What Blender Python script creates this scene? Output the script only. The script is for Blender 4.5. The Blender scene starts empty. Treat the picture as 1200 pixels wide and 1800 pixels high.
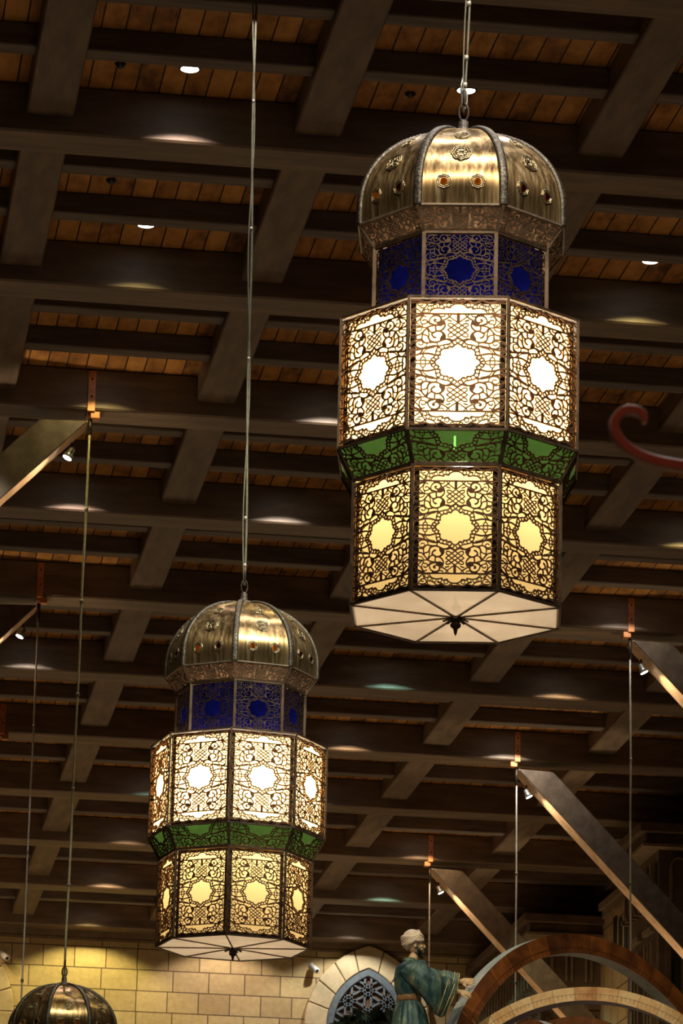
import bpy, bmesh, math, random
from mathutils import Vector, Matrix
random.seed(7)
S = bpy.context.scene
COL = S.collection
PI = math.pi
LIFT = 1.6            # camera height above the floor; the scene is laid out with the camera at z = 0 and lifted at the end

# ------------------------------------------------------------------ camera
fw = Vector((0.13091475, 0.95185997, 0.27717131))
up = Vector((-0.06180724, -0.27119735, 0.96053728))
rt = Vector((0.98946511, -0.14287969, 0.02332811))
cd = bpy.data.cameras.new('camera')
cam = bpy.data.objects.new('camera', cd)
COL.objects.link(cam)
cam.matrix_world = Matrix(((rt.x, up.x, -fw.x, 0), (rt.y, up.y, -fw.y, 0), (rt.z, up.z, -fw.z, 0), (0, 0, 0, 1)))
cd.sensor_fit = 'VERTICAL'
cd.sensor_height = 36
cd.lens = 138.0
cd.clip_end = 300
cd.dof.use_dof = True
cd.dof.focus_distance = 26
cd.dof.aperture_fstop = 20
S.camera = cam

# ------------------------------------------------------------------ world and light
S.view_settings.view_transform = 'Standard'
S.view_settings.look = 'None'
S.view_settings.gamma = 1
S.view_settings.use_curve_mapping = False
S.view_settings.exposure = 0.0
W = bpy.data.worlds.new('hall')
S.world = W
W.use_nodes = True
W.node_tree.nodes['Background'].inputs[0].default_value = (1.0, 0.62, 0.34, 1)
W.node_tree.nodes['Background'].inputs[1].default_value = 0.006


def area_light(name, loc, size, energy, color, rot=(PI, 0, 0), sy=None):
    l = bpy.data.lights.new(name, 'AREA')
    l.energy = energy
    l.color = color
    l.size = size
    if sy:
        l.shape = 'RECTANGLE'
        l.size_y = sy
    o = bpy.data.objects.new(name, l)
    COL.objects.link(o)
    o.location = loc
    o.rotation_euler = rot
    return o


# added up-facing area lights stand in for warm bounce off the hall floor
area_light('hall_bounce_fill', (7, 64, 1.0), 26, 640, (1.0, 0.66, 0.38), sy=15)
area_light('hall_bounce_fill', (6, 38, -0.5), 18, 150, (1.0, 0.64, 0.38), sy=12)


def spot(name, loc, d, energy, color, angle, blend=0.6, radius=0.04, parent=None):
    l = bpy.data.lights.new(name, 'SPOT')
    l.energy = energy
    l.color = color
    l.spot_size = math.radians(angle)
    l.spot_blend = blend
    l.shadow_soft_size = radius
    o = bpy.data.objects.new(name, l)
    COL.objects.link(o)
    o.location = loc
    o.rotation_euler = Vector(d).to_track_quat('-Z', 'Y').to_euler()
    if parent:
        o.parent = parent
    return o


# added fill spots without fixtures, brightening the domes, statue and rings
for nm, p, q, e, c_ in (('fill_spot', (11.0, 35.5, 12.9), (6.7, 40.9, 7.0), 600, (1, 0.82, 0.58)), ('fill_spot', (1.2, 11.5, 12.9), (3.33, 19.72, 7.7), 1700, (1, 0.86, 0.68)), ('fill_spot', (6.0, 13.0, 12.9), (3.33, 19.72, 7.5), 1500, (1, 0.92, 0.82)),
                        ('fill_spot', (1.0, 21.0, 12.9), (3.30, 29.47, 7.6), 1300, (1, 0.90, 0.72)), ('fill_spot', (6.5, 22.0, 12.9), (3.30, 29.47, 7.6), 2200, (0.95, 1, 0.86)),
                        ('fill_spot', (3.2, 33.5, 12.9), (2.84, 41.27, 6.3), 900, (0.95, 1, 0.85)),
                        ('fill_spot', (3.5, 33.0, 12.9), (7.6, 41.5, 6.8), 2200, (1, 0.82, 0.58)), ('fill_spot', (8.5, 34.0, 12.9), (8.8, 41.5, 6.6), 900, (1, 0.78, 0.5))):
    spot(nm, p, Vector(q) - Vector(p), e, c_, 26 if p[1] < 33 else (24 if p[0] < 10 else 14), 0.6, 0.12)
spot('fill_spot', (2.0, 21.0, 12.9), Vector((3.25, 29.4, 11.2)) - Vector((2.0, 21.0, 12.9)), 200, (1, 0.92, 0.7), 15, 0.5, 0.1)  # added fill on the cords of the smaller lantern
spot('fill_spot', (0.8, 37.0, 12.9), Vector((2.86, 49.2, 8.9)) - Vector((0.8, 37.0, 12.9)), 650, (1, 0.9, 0.72), 20, 0.5, 0.1)  # added fill on the hanging wires at the left
# fill spot added to brighten the pale pier at the right
spot('pier_fill_spot', (11.6, 63.0, 12.3), Vector((14.3, 66.5, 10.0)) - Vector((11.6, 63.0, 12.3)), 230, (1, 0.78, 0.45), 60, 0.7, 0.1)

spot('fill_spot', (0.2, 1.0, 7.5), (0.95, 4.0, -5.9), 420, (1, 0.82, 0.66), 30, 0.5, 0.15)  # added fill for the red scroll hook, no fixture

# ------------------------------------------------------------------ materials
def newmat(name):
    m = bpy.data.materials.new(name)
    m.use_nodes = True
    nt = m.node_tree
    b = nt.nodes['Principled BSDF']
    return m, nt, b


def N(nt, t, **kw):
    n = nt.nodes.new(t)
    for k, v in kw.items():
        setattr(n, k, v)
    return n


def coord(nt, scale=(1, 1, 1), kind='Object', loc=(0, 0, 0)):
    tc = N(nt, 'ShaderNodeTexCoord')
    mp = N(nt, 'ShaderNodeMapping')
    mp.inputs['Scale'].default_value = scale
    mp.inputs['Location'].default_value = loc
    nt.links.new(tc.outputs[kind], mp.inputs[0])
    return mp.outputs[0]


def noise(nt, vec, scale, detail=4, rough=0.6):
    n = N(nt, 'ShaderNodeTexNoise')
    n.inputs['Scale'].default_value = scale
    n.inputs['Detail'].default_value = detail
    n.inputs['Roughness'].default_value = rough
    nt.links.new(vec, n.inputs['Vector'])
    return n.outputs['Fac']


def ramp(nt, fac, stops):
    r = N(nt, 'ShaderNodeValToRGB')
    cr = r.color_ramp
    while len(cr.elements) < len(stops):
        cr.elements.new(0.5)
    for e, (p, c) in zip(cr.elements, stops):
        e.position = p
        e.color = (*c, 1) if len(c) == 3 else c
    nt.links.new(fac, r.inputs[0])
    return r.outputs[0]


def bump(nt, b, fac, strength, dist=0.01):
    n = N(nt, 'ShaderNodeBump')
    n.inputs['Strength'].default_value = strength
    n.inputs['Distance'].default_value = dist
    nt.links.new(fac, n.inputs['Height'])
    nt.links.new(n.outputs[0], b.inputs['Normal'])


def simple(name, c1, c2, scale=6, rough=0.6, metal=0.0, stretch=(1, 1, 1), bmp=0.0, lo=0.35, hi=0.65, bd=0.01):
    m, nt, b = newmat(name)
    v = coord(nt, stretch)
    f = noise(nt, v, scale)
    nt.links.new(ramp(nt, f, [(lo, c1), (hi, c2)]), b.inputs['Base Color'])
    b.inputs['Roughness'].default_value = rough
    b.inputs['Metallic'].default_value = metal
    if bmp:
        bump(nt, b, f, bmp, bd)
    return m


M = {}
M['beam'] = simple('painted_beam', (0.10, 0.066, 0.038), (0.19, 0.130, 0.075), 2.2, 0.55, 0, (0.6, 3, 3), 0.25, bd=0.02)
M['beam_long'] = simple('painted_beam_long', (0.095, 0.063, 0.036), (0.18, 0.124, 0.072), 2.2, 0.6, 0, (3, 0.6, 3), 0.25, bd=0.02)
M['joist'] = simple('joist_timber', (0.085, 0.066, 0.05), (0.16, 0.125, 0.095), 3, 0.65, 0, (0.5, 4, 4), 0.2)
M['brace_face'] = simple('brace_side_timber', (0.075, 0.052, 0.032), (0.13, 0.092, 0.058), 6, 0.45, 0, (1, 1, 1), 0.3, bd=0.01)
M['brace'] = simple('brace_timber_lit', (0.42, 0.26, 0.14), (0.62, 0.42, 0.24), 6, 0.6, 0, (1, 1, 1), 0.35, bd=0.01)  # paler copy of the brace timber, lamp light put into its colour
M['strap'] = simple('copper_strap', (0.34, 0.12, 0.035), (0.60, 0.24, 0.075), 7, 0.5, 0.2, bmp=0.2)

# ceiling boards
m, nt, b = newmat('ceiling_boards')
tc = N(nt, 'ShaderNodeTexCoord')
sx = N(nt, 'ShaderNodeSeparateXYZ')
nt.links.new(tc.outputs['Object'], sx.inputs[0])
mul = N(nt, 'ShaderNodeMath', operation='DIVIDE')
nt.links.new(sx.outputs[0], mul.inputs[0])
mul.inputs[1].default_value = 0.2135
fr = N(nt, 'ShaderNodeMath', operation='FRACT')
nt.links.new(mul.outputs[0], fr.inputs[0])
fl = N(nt, 'ShaderNodeMath', operation='FLOOR')
nt.links.new(mul.outputs[0], fl.inputs[0])
cmp_ = N(nt, 'ShaderNodeMath', operation='GREATER_THAN')
nt.links.new(fr.outputs[0], cmp_.inputs[0])
cmp_.inputs[1].default_value = 0.07
wn = N(nt, 'ShaderNodeTexWhiteNoise')
wn.noise_dimensions = '1D'
nt.links.new(fl.outputs[0], wn.inputs['W'])
nf = noise(nt, coord(nt, (2.5, 1.0, 1)), 3.0, 5)
add = N(nt, 'ShaderNodeMath', operation='MULTIPLY_ADD')
nt.links.new(wn.outputs[0], add.inputs[0])
add.inputs[1].default_value = 0.35
nt.links.new(nf, add.inputs[2])
col = ramp(nt, add.outputs[0], [(0.35, (0.10, 0.040, 0.008)), (0.62, (0.38, 0.165, 0.032)), (0.9, (0.60, 0.29, 0.065))])
mx = N(nt, 'ShaderNodeMixRGB')
nt.links.new(cmp_.outputs[0], mx.inputs[0])
mx.inputs[1].default_value = (0.02, 0.008, 0.003, 1)
nt.links.new(col, mx.inputs[2])
nt.links.new(mx.outputs[0], b.inputs['Base Color'])
b.inputs['Roughness'].default_value = 0.7
bump(nt, b, nf, 0.4, 0.02)
M['boards'] = m

# stone blocks
def stone(name, ca, cb, mortar, bw=0.6, rh=0.403, loc=(0, 0, 0), axis='xz', ms=0.011):
    m, nt, b = newmat(name)
    tc = N(nt, 'ShaderNodeTexCoord')
    sx = N(nt, 'ShaderNodeSeparateXYZ')
    nt.links.new(tc.outputs['Object'], sx.inputs[0])
    cb_ = N(nt, 'ShaderNodeCombineXYZ')
    nt.links.new(sx.outputs['XYZ'.index(axis[0].upper())], cb_.inputs[0])
    nt.links.new(sx.outputs['XYZ'.index(axis[1].upper())], cb_.inputs[1])
    mp = N(nt, 'ShaderNodeMapping')
    mp.inputs['Location'].default_value = loc
    nt.links.new(cb_.outputs[0], mp.inputs[0])
    br = N(nt, 'ShaderNodeTexBrick')
    br.offset = 0.42
    br.squash = 1.15
    br.squash_frequency = 2
    br.inputs['Scale'].default_value = 1
    br.inputs['Brick Width'].default_value = bw
    br.inputs['Row Height'].default_value = rh
    br.inputs['Mortar Size'].default_value = ms
    br.inputs['Mortar Smooth'].default_value = 0.2
    br.inputs['Bias'].default_value = 0.0
    br.inputs['Color1'].default_value = (*ca, 1)
    br.inputs['Color2'].default_value = (*cb, 1)
    br.inputs['Mortar'].default_value = (*mortar, 1)
    nt.links.new(mp.outputs[0], br.inputs['Vector'])
    nf = noise(nt, mp.outputs[0], 9, 6, 0.7)
    rr = ramp(nt, nf, [(0.3, (0.78, 0.76, 0.72)), (0.7, (1.08, 1.06, 1.04))])
    mx = N(nt, 'ShaderNodeMixRGB', blend_type='MULTIPLY')
    mx.inputs[0].default_value = 1
    nt.links.new(br.outputs[0], mx.inputs[1])
    nt.links.new(rr, mx.inputs[2])
    nt.links.new(mx.outputs[0], b.inputs['Base Color'])
    b.inputs['Roughness'].default_value = 0.85
    inv = N(nt, 'ShaderNodeMath', operation='SUBTRACT')
    inv.inputs[0].default_value = 1
    nt.links.new(br.outputs['Fac'], inv.inputs[1])
    bump(nt, b, inv.outputs[0], 0.6, 0.01)
    return m


M['stone'] = stone('stone_blocks', (0.57, 0.45, 0.21), (0.43, 0.325, 0.145), (0.12, 0.08, 0.035), loc=(0.1, -12.714 + 0.403 * 40, 0))
M['stone_side'] = stone('stone_blocks_side', (0.50, 0.38, 0.19), (0.42, 0.31, 0.15), (0.12, 0.08, 0.04), 0.62, 0.62, axis='yz', ms=0.012)
M['carved'] = simple('carved_stone', (0.085, 0.052, 0.026), (0.15, 0.095, 0.05), 3, 0.8, bmp=0.3)
M['carved_edge'] = simple('carved_stone_pale', (0.17, 0.12, 0.065), (0.27, 0.20, 0.115), 4, 0.8, bmp=0.2)
M['void'] = simple('opening_shade', (0.012, 0.012, 0.01), (0.02, 0.018, 0.014), 3, 0.8)  # flat dark sheets: the shade inside slots and windows as colour
M['trimwood'] = simple('wall_top_trim', (0.17, 0.12, 0.06), (0.25, 0.18, 0.10), 4, 0.7)
M['floor'] = simple('floor_stone', (0.30, 0.22, 0.14), (0.38, 0.29, 0.19), 0.6, 0.4)
M['voussoir'] = simple('pale_voussoir_stone', (0.46, 0.37, 0.20), (0.62, 0.50, 0.28), 4, 0.8, bmp=0.25)
M['lattice'] = simple('grey_blue_lattice', (0.09, 0.115, 0.125), (0.145, 0.18, 0.19), 6, 0.6, bmp=0.1)
M['niche'] = simple('dim_room_brown', (0.06, 0.03, 0.012), (0.20, 0.11, 0.045), 2.5, 0.8)  # dim room behind the lattice, its lit patches put into the colour

# lantern metals
def brass(name, c1, c2, rough, metal, stretch, scale, c3=None, rv=0.12):
    m, nt, b = newmat(name)
    v = coord(nt, stretch)
    f = noise(nt, v, scale, 6, 0.65)
    stops = [(0.3, c1), (0.55, c2)]
    if c3:
        stops.append((0.75, c3))
    nt.links.new(ramp(nt, f, stops), b.inputs['Base Color'])
    b.inputs['Metallic'].default_value = metal
    r = N(nt, 'ShaderNodeMapRange')
    r.inputs['To Min'].default_value = rough - rv
    r.inputs['To Max'].default_value = rough + rv
    nt.links.new(f, r.inputs[0])
    nt.links.new(r.outputs[0], b.inputs['Roughness'])
    bump(nt, b, f, 0.08, 0.004)
    return m


M['dome'] = brass('brushed_antique_brass', (0.11, 0.055, 0.025), (0.42, 0.28, 0.12), 0.32, 0.92, (26, 26, 1.4), 1.3, (0.80, 0.66, 0.40))
_nt = M['dome'].node_tree
_b = _nt.nodes['Principled BSDF']
_b.inputs['Anisotropic'].default_value = 0.75
_tg = _nt.nodes.new('ShaderNodeTangent')
_tg.direction_type = 'RADIAL'
_tg.axis = 'Z'
_nt.links.new(_tg.outputs[0], _b.inputs['Tangent'])
_b.inputs['Anisotropic Rotation'].default_value = 0.0
M['rib'] = brass('pewter_beaded_trim', (0.03, 0.024, 0.018), (0.12, 0.10, 0.07), 0.5, 0.8, (1, 1, 1), 70, (0.5, 0.44, 0.34))
M['rosette'] = brass('rosette_metal', (0.18, 0.13, 0.06), (0.52, 0.42, 0.24), 0.28, 0.9, (1, 1, 1), 30)
M['fret'] = brass('aged_brass_fretwork', (0.10, 0.042, 0.016), (0.22, 0.105, 0.045), 0.42, 0.6, (1, 1, 1), 9)
M['frame'] = brass('aged_brass_frame', (0.05, 0.032, 0.018), (0.13, 0.085, 0.048), 0.40, 0.6, (1, 1, 1), 12)
M['fretband'] = brass('pewter_fretwork', (0.12, 0.09, 0.06), (0.24, 0.18, 0.12), 0.45, 0.45, (1, 1, 1), 20)
M['drumfret'] = brass('dim_brass_fretwork', (0.035, 0.02, 0.010), (0.10, 0.06, 0.028), 0.42, 0.7, (1, 1, 1), 9)  # darker copy of the fretwork brass, the drum's dimness put into its colour
M['copper'] = brass('rosy_copper_plate', (0.72, 0.46, 0.31), (0.90, 0.64, 0.46), 0.5, 0.15, (1, 1, 1), 5)
M['darkmetal'] = simple('dark_bronze', (0.03, 0.022, 0.015), (0.07, 0.05, 0.03), 20, 0.45, 0.7)
M['steel'] = simple('steel', (0.30, 0.29, 0.26), (0.5, 0.48, 0.44), 20, 0.35, 0.8)
M['cord'] = simple('cord_sheath', (0.13, 0.12, 0.07), (0.21, 0.19, 0.12), 20, 0.5, 0.0)
M['olive_wire'] = simple('olive_cord', (0.30, 0.27, 0.14), (0.44, 0.40, 0.22), 20, 0.5, 0.0)  # paler copy of the cord, its lit look put into the colour
M['wire'] = simple('pale_steel_wire', (0.50, 0.46, 0.36), (0.66, 0.62, 0.5), 20, 0.45, 0.3)


def glass(name, c1, c2, scale, gloss=0.12, clear=0.0, stretch=(1, 1, 1), grough=0.08):
    m = bpy.data.materials.new(name)
    m.use_nodes = True
    nt = m.node_tree
    nt.nodes.remove(nt.nodes['Principled BSDF'])
    out = nt.nodes['Material Output']
    f = noise(nt, coord(nt, stretch), scale, 3, 0.5)
    c = ramp(nt, f, [(0.3, c1), (0.7, c2)])
    tr = N(nt, 'ShaderNodeBsdfTranslucent')
    nt.links.new(c, tr.inputs[0])
    cur = tr.outputs[0]
    if clear:
        tp = N(nt, 'ShaderNodeBsdfTransparent')
        nt.links.new(c, tp.inputs[0])
        mx = N(nt, 'ShaderNodeMixShader')
        mx.inputs[0].default_value = clear
        nt.links.new(cur, mx.inputs[1])
        nt.links.new(tp.outputs[0], mx.inputs[2])
        cur = mx.outputs[0]
    gl = N(nt, 'ShaderNodeBsdfGlossy')
    gl.inputs['Roughness'].default_value = grough
    fs = N(nt, 'ShaderNodeFresnel')
    fs.inputs[0].default_value = 1.45
    m1 = N(nt, 'ShaderNodeMath', operation='MULTIPLY')
    m1.inputs[1].default_value = gloss * 8
    m1.use_clamp = True
    nt.links.new(fs.outputs[0], m1.inputs[0])
    m2 = N(nt, 'ShaderNodeMixShader')
    nt.links.new(m1.outputs[0], m2.inputs[0])
    nt.links.new(cur, m2.inputs[1])
    nt.links.new(gl.outputs[0], m2.inputs[2])
    nt.links.new(m2.outputs[0], out.inputs[0])
    return m


M['cream_glass'] = glass('cream_opal_glass', (0.96, 0.70, 0.30), (1.0, 0.78, 0.37), 2, 0.03)
M['base_glass'] = glass('pale_marbled_glass', (0.78, 0.62, 0.46), (0.94, 0.80, 0.62), 2.2, 0.08, stretch=(1, 3, 1))
M['blue_glass'] = glass('cobalt_glass', (0.0005, 0.0006, 0.008), (0.0015, 0.002, 0.042), 7, 0.05)
M['green_glass'] = glass('green_glass', (0.012, 0.030, 0.006), (0.020, 0.046, 0.010), 4, 0.08, clear=0.25)
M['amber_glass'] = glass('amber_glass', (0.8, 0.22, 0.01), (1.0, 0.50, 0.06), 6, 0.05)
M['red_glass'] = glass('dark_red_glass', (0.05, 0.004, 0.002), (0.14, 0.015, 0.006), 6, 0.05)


def emit(name, color, strength):
    m, nt, b = newmat(name)
    b.inputs['Base Color'].default_value = (0.8, 0.8, 0.8, 1)
    b.inputs['Emission Color'].default_value = (*color, 1)
    b.inputs['Emission Strength'].default_value = strength
    return m


M['lens'] = emit('lit_lens', (1.0, 0.97, 0.9), 14)
M['lens_g'] = emit('lit_lens_cool', (0.95, 1.0, 0.95), 14)
M['tube'] = emit('lit_tube', (0.85, 1.0, 0.8), 110)

# statue paints
m, nt, b = newmat('teal_painted_robe')
v = coord(nt, (1, 1, 0.35))
f1 = noise(nt, v, 9, 6, 0.7)
c1 = ramp(nt, f1, [(0.30, (0.006, 0.025, 0.038)), (0.46, (0.022, 0.075, 0.085)), (0.60, (0.10, 0.17, 0.13)), (0.76, (0.38, 0.36, 0.22))])
nt.links.new(c1, b.inputs['Base Color'])
b.inputs['Roughness'].default_value = 0.42
b.inputs['Metallic'].default_value = 0.25
bump(nt, b, f1, 0.9, 0.02)
M['robe'] = m
M['turban'] = simple('cream_turban', (0.50, 0.42, 0.32), (0.72, 0.64, 0.50), 7, 0.6, 0, (1, 1, 2), 0.3)
M['skin'] = simple('painted_skin', (0.52, 0.36, 0.19), (0.68, 0.50, 0.30), 8, 0.5)
M['beard'] = simple('dark_beard', (0.02, 0.025, 0.03), (0.06, 0.065, 0.06), 20, 0.6, bmp=0.5)
M['sash'] = simple('brown_sash', (0.16, 0.09, 0.04), (0.30, 0.17, 0.07), 10, 0.5)
M['goldline'] = simple('gold_braid', (0.35, 0.28, 0.10), (0.55, 0.45, 0.20), 12, 0.4, 0.4)
M['eye'] = simple('eye_dark', (0.02, 0.015, 0.01), (0.05, 0.04, 0.03), 12, 0.3)
M['rim'] = simple('blue_grey_rim', (0.22, 0.27, 0.26), (0.34, 0.38, 0.36), 5, 0.5)
M['palm'] = simple('palm_leaf', (0.010, 0.022, 0.012), (0.035, 0.06, 0.03), 12, 0.5)
M['palm_dry'] = simple('dry_palm_leaf', (0.09, 0.07, 0.04), (0.17, 0.13, 0.08), 12, 0.6)
M['trunk'] = simple('palm_trunk', (0.08, 0.05, 0.03), (0.14, 0.09, 0.05), 12, 0.8, bmp=0.5)
M['white'] = simple('white_plastic', (0.62, 0.60, 0.56), (0.72, 0.70, 0.66), 12, 0.4)
M['black'] = simple('black_plastic', (0.01, 0.01, 0.01), (0.02, 0.02, 0.02), 12, 0.3)
M['redpaint'] = simple('red_lacquer', (0.34, 0.045, 0.022), (0.42, 0.065, 0.03), 20, 0.35)
M['pinkedge'] = simple('pale_hook_edge', (0.55, 0.26, 0.18), (0.7, 0.36, 0.25), 20, 0.45)  # hook edges, paler than its faces


def ringmat(name, cols, n, rin, rout, dark):
    """segmented plates with a dark joint every 1/n turn and a tick scale near the inner edge"""
    m, nt, b = newmat(name)
    tc = N(nt, 'ShaderNodeTexCoord')
    s = N(nt, 'ShaderNodeSeparateXYZ')
    nt.links.new(tc.outputs['Object'], s.inputs[0])
    at = N(nt, 'ShaderNodeMath', operation='ARCTAN2')
    nt.links.new(s.outputs[2], at.inputs[0])
    nt.links.new(s.outputs[0], at.inputs[1])

    def math_(op, a, bb, c=None):
        x = N(nt, 'ShaderNodeMath', operation=op)
        for i, q in enumerate((a, bb, c)):
            if q is None:
                continue
            if isinstance(q, (int, float)):
                x.inputs[i].default_value = q
            else:
                nt.links.new(q, x.inputs[i])
        return x.outputs[0]
    seg = math_('MULTIPLY', at.outputs[0], n / (2 * PI))
    line = math_('LESS_THAN', math_('FRACT', seg, 0), 0.02)
    tick = math_('LESS_THAN', math_('FRACT', math_('MULTIPLY', seg, 5), 0), 0.1)
    ln = N(nt, 'ShaderNodeVectorMath', operation='LENGTH')
    nt.links.new(tc.outputs['Object'], ln.inputs[0])
    w = rout - rin
    rr = ln.outputs['Value']
    band = math_('MULTIPLY', math_('LESS_THAN', rr, rin + w * 0.27), math_('GREATER_THAN', rr, rin + w * 0.03))
    circ = math_('LESS_THAN', math_('ABSOLUTE', math_('SUBTRACT', rr, rin + w * 0.28), 0), w * 0.018)
    dk = math_('MAXIMUM', math_('MAXIMUM', line, math_('MULTIPLY', tick, band)), circ)
    f = noise(nt, coord(nt), 3.5, 6, 0.7)
    wn = N(nt, 'ShaderNodeTexWhiteNoise')
    wn.noise_dimensions = '1D'
    nt.links.new(math_('FLOOR', seg, 0), wn.inputs['W'])
    ff = math_('MULTIPLY_ADD', wn.outputs[0], 0.3, math_('SUBTRACT', f, 0.15))
    c = ramp(nt, ff, cols)
    mx = N(nt, 'ShaderNodeMixRGB')
    nt.links.new(dk, mx.inputs[0])
    nt.links.new(c, mx.inputs[1])
    mx.inputs[2].default_value = (*dark, 1)
    nt.links.new(mx.outputs[0], b.inputs['Base Color'])
    b.inputs['Roughness'].default_value = 0.5
    b.inputs['Metallic'].default_value = 0.15
    bump(nt, b, f, 0.2, 0.01)
    return m


# ------------------------------------------------------------------ mesh builder
class MB:
    def __init__(s):
        s.v = []
        s.f = []
        s.mi = []
        s.sm = []
        s.mat = 0
        s.smooth = False

    def add(s, vs, fs):
        o = len(s.v)
        s.v += [tuple(p) for p in vs]
        for f in fs:
            s.f.append(tuple(i + o for i in f))
            s.mi.append(s.mat)
            s.sm.append(s.smooth)

    def box(s, c, d, rot=None):
        hx, hy, hz = d[0] / 2, d[1] / 2, d[2] / 2
        vs = [Vector((x * hx, y * hy, z * hz)) for x in (-1, 1) for y in (-1, 1) for z in (-1, 1)]
        if rot is not None:
            vs = [rot @ p for p in vs]
        c = Vector(c)
        s.add([p + c for p in vs], [(0, 1, 3, 2), (4, 6, 7, 5), (0, 4, 5, 1), (2, 3, 7, 6), (0, 2, 6, 4), (1, 5, 7, 3)])

    def bar(s, a, b, w, h, upv=(0, 0, 1)):
        a = Vector(a)
        b = Vector(b)
        d = (b - a)
        L = d.length
        d.normalize()
        u = Vector(upv)
        x = d.cross(u)
        if x.length < 1e-6:
            x = d.cross(Vector((0, 1, 0)))
        x.normalize()
        z = x.cross(d)
        R = Matrix((x, d, z)).transposed()
        s.box((a + b) / 2, (w, L, h), R)

    def tube(s, pts, r, n=8, cap=True, closed=False):
        pts = [Vector(p) for p in pts]
        rs = r if isinstance(r, (list, tuple)) else [r] * len(pts)
        rings = []
        prev = None
        m = len(pts)
        for i, p in enumerate(pts):
            if closed:
                t = pts[(i + 1) % m] - pts[i - 1]
            else:
                t = pts[min(i + 1, m - 1)] - pts[max(i - 1, 0)]
            t.normalize()
            if prev is None:
                a = Vector((0, 0, 1)) if abs(t.z) < 0.9 else Vector((1, 0, 0))
                x = t.cross(a).normalized()
            else:
                x = (prev - t * prev.dot(t)).normalized()
            prev = x
            y = t.cross(x)
            rings.append([p + (x * math.cos(k * 2 * PI / n) + y * math.sin(k * 2 * PI / n)) * rs[i] for k in range(n)])
        vs = [q for R in rings for q in R]
        fs = []
        for i in range(m if closed else m - 1):
            j = (i + 1) % m
            for k in range(n):
                fs.append((i * n + k, i * n + (k + 1) % n, j * n + (k + 1) % n, j * n + k))
        if cap and not closed:
            fs.append(tuple(range(n))[::-1])
            fs.append(tuple((m - 1) * n + k for k in range(n)))
        s.add(vs, fs)

    def lathe(s, prof, n=24, c=(0, 0, 0), R=None, cap=True):
        c = Vector(c)
        vs = []
        for r, z in prof:
            for k in range(n):
                p = Vector((r * math.cos(k * 2 * PI / n), r * math.sin(k * 2 * PI / n), z))
                if R is not None:
                    p = R @ p
                vs.append(p + c)
        fs = []
        for i in range(len(prof) - 1):
            for k in range(n):
                fs.append((i * n + k, i * n + (k + 1) % n, (i + 1) * n + (k + 1) % n, (i + 1) * n + k))
        if cap:
            fs.append(tuple(range(n))[::-1])
            fs.append(tuple((len(prof) - 1) * n + k for k in range(n)))
        s.add(vs, fs)

    def ball(s, c, r, R=None, nu=12, nv=8):
        c = Vector(c)
        r = Vector(r) if not isinstance(r, (int, float)) else Vector((r, r, r))
        vs = [Vector((0, 0, -1))]
        for j in range(1, nv):
            a = -PI / 2 + PI * j / nv
            for k in range(nu):
                b_ = 2 * PI * k / nu
                vs.append(Vector((math.cos(a) * math.cos(b_), math.cos(a) * math.sin(b_), math.sin(a))))
        vs.append(Vector((0, 0, 1)))
        fs = []
        for k in range(nu):
            fs.append((0, 1 + (k + 1) % nu, 1 + k))
            t = 1 + (nv - 2) * nu
            fs.append((len(vs) - 1, t + k, t + (k + 1) % nu))
        for j in range(nv - 2):
            for k in range(nu):
                a = 1 + j * nu
                fs.append((a + k, a + (k + 1) % nu, a + nu + (k + 1) % nu, a + nu + k))
        out = []
        for p in vs:
            p = Vector((p.x * r.x, p.y * r.y, p.z * r.z))
            if R is not None:
                p = R @ p
            out.append(p + c)
        s.add(out, fs)

    def build(s, name, mats, parent=None, loc=(0, 0, 0), rot=(0, 0, 0)):
        me = bpy.data.meshes.new(name)
        me.from_pydata(s.v, [], s.f)
        if not isinstance(mats, (list, tuple)):
            mats = [mats]
        for q in mats:
            me.materials.append(q)
        me.polygons.foreach_set('material_index', s.mi)
        me.polygons.foreach_set('use_smooth', s.sm)
        me.update()
        o = bpy.data.objects.new(name, me)
        COL.objects.link(o)
        o.location = loc
        o.rotation_euler = rot
        if parent:
            o.parent = parent
        return o


def inst(name, me, parent, loc=(0, 0, 0), rot=(0, 0, 0)):
    o = bpy.data.objects.new(name, me)
    COL.objects.link(o)
    o.parent = parent
    o.location = loc
    o.rotation_euler = rot
    return o


def tag(o, label, cat, group=None):
    o['label'] = label
    o['category'] = cat
    if group:
        o['group'] = group
    return o


def thing(name, label, cat, loc, rotz=0, group=None):
    o = bpy.data.objects.new(name, None)
    COL.objects.link(o)
    o.empty_display_size = 0.1
    o.location = loc
    o.rotation_euler = (0, 0, rotz)
    return tag(o, label, cat, group)


def struct(o):
    o['kind'] = 'structure'
    return o


def bevel(o, w, seg=2):
    md = o.modifiers.new('bevel', 'BEVEL')
    md.width = w
    md.segments = seg
    md.limit_method = 'ANGLE'
    return o


ORD = ['', 'first', 'second', 'third', 'fourth', 'fifth', 'sixth', 'seventh', 'eighth', 'ninth', 'tenth', 'eleventh', 'twelfth', 'thirteenth', 'fourteenth', 'fifteenth', 'sixteenth']

# ------------------------------------------------------------------ room shell
Y0, SP = 28.9725, 4.08225
ZB, ZL, ZJ, ZT = 13.0, 13.17, 13.25, 13.47
BW = 0.513
NMIN, NMAX = -4, 11
X0, X1 = -4.0, 19.0
YA, YW = 10.0, 74.4

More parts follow.
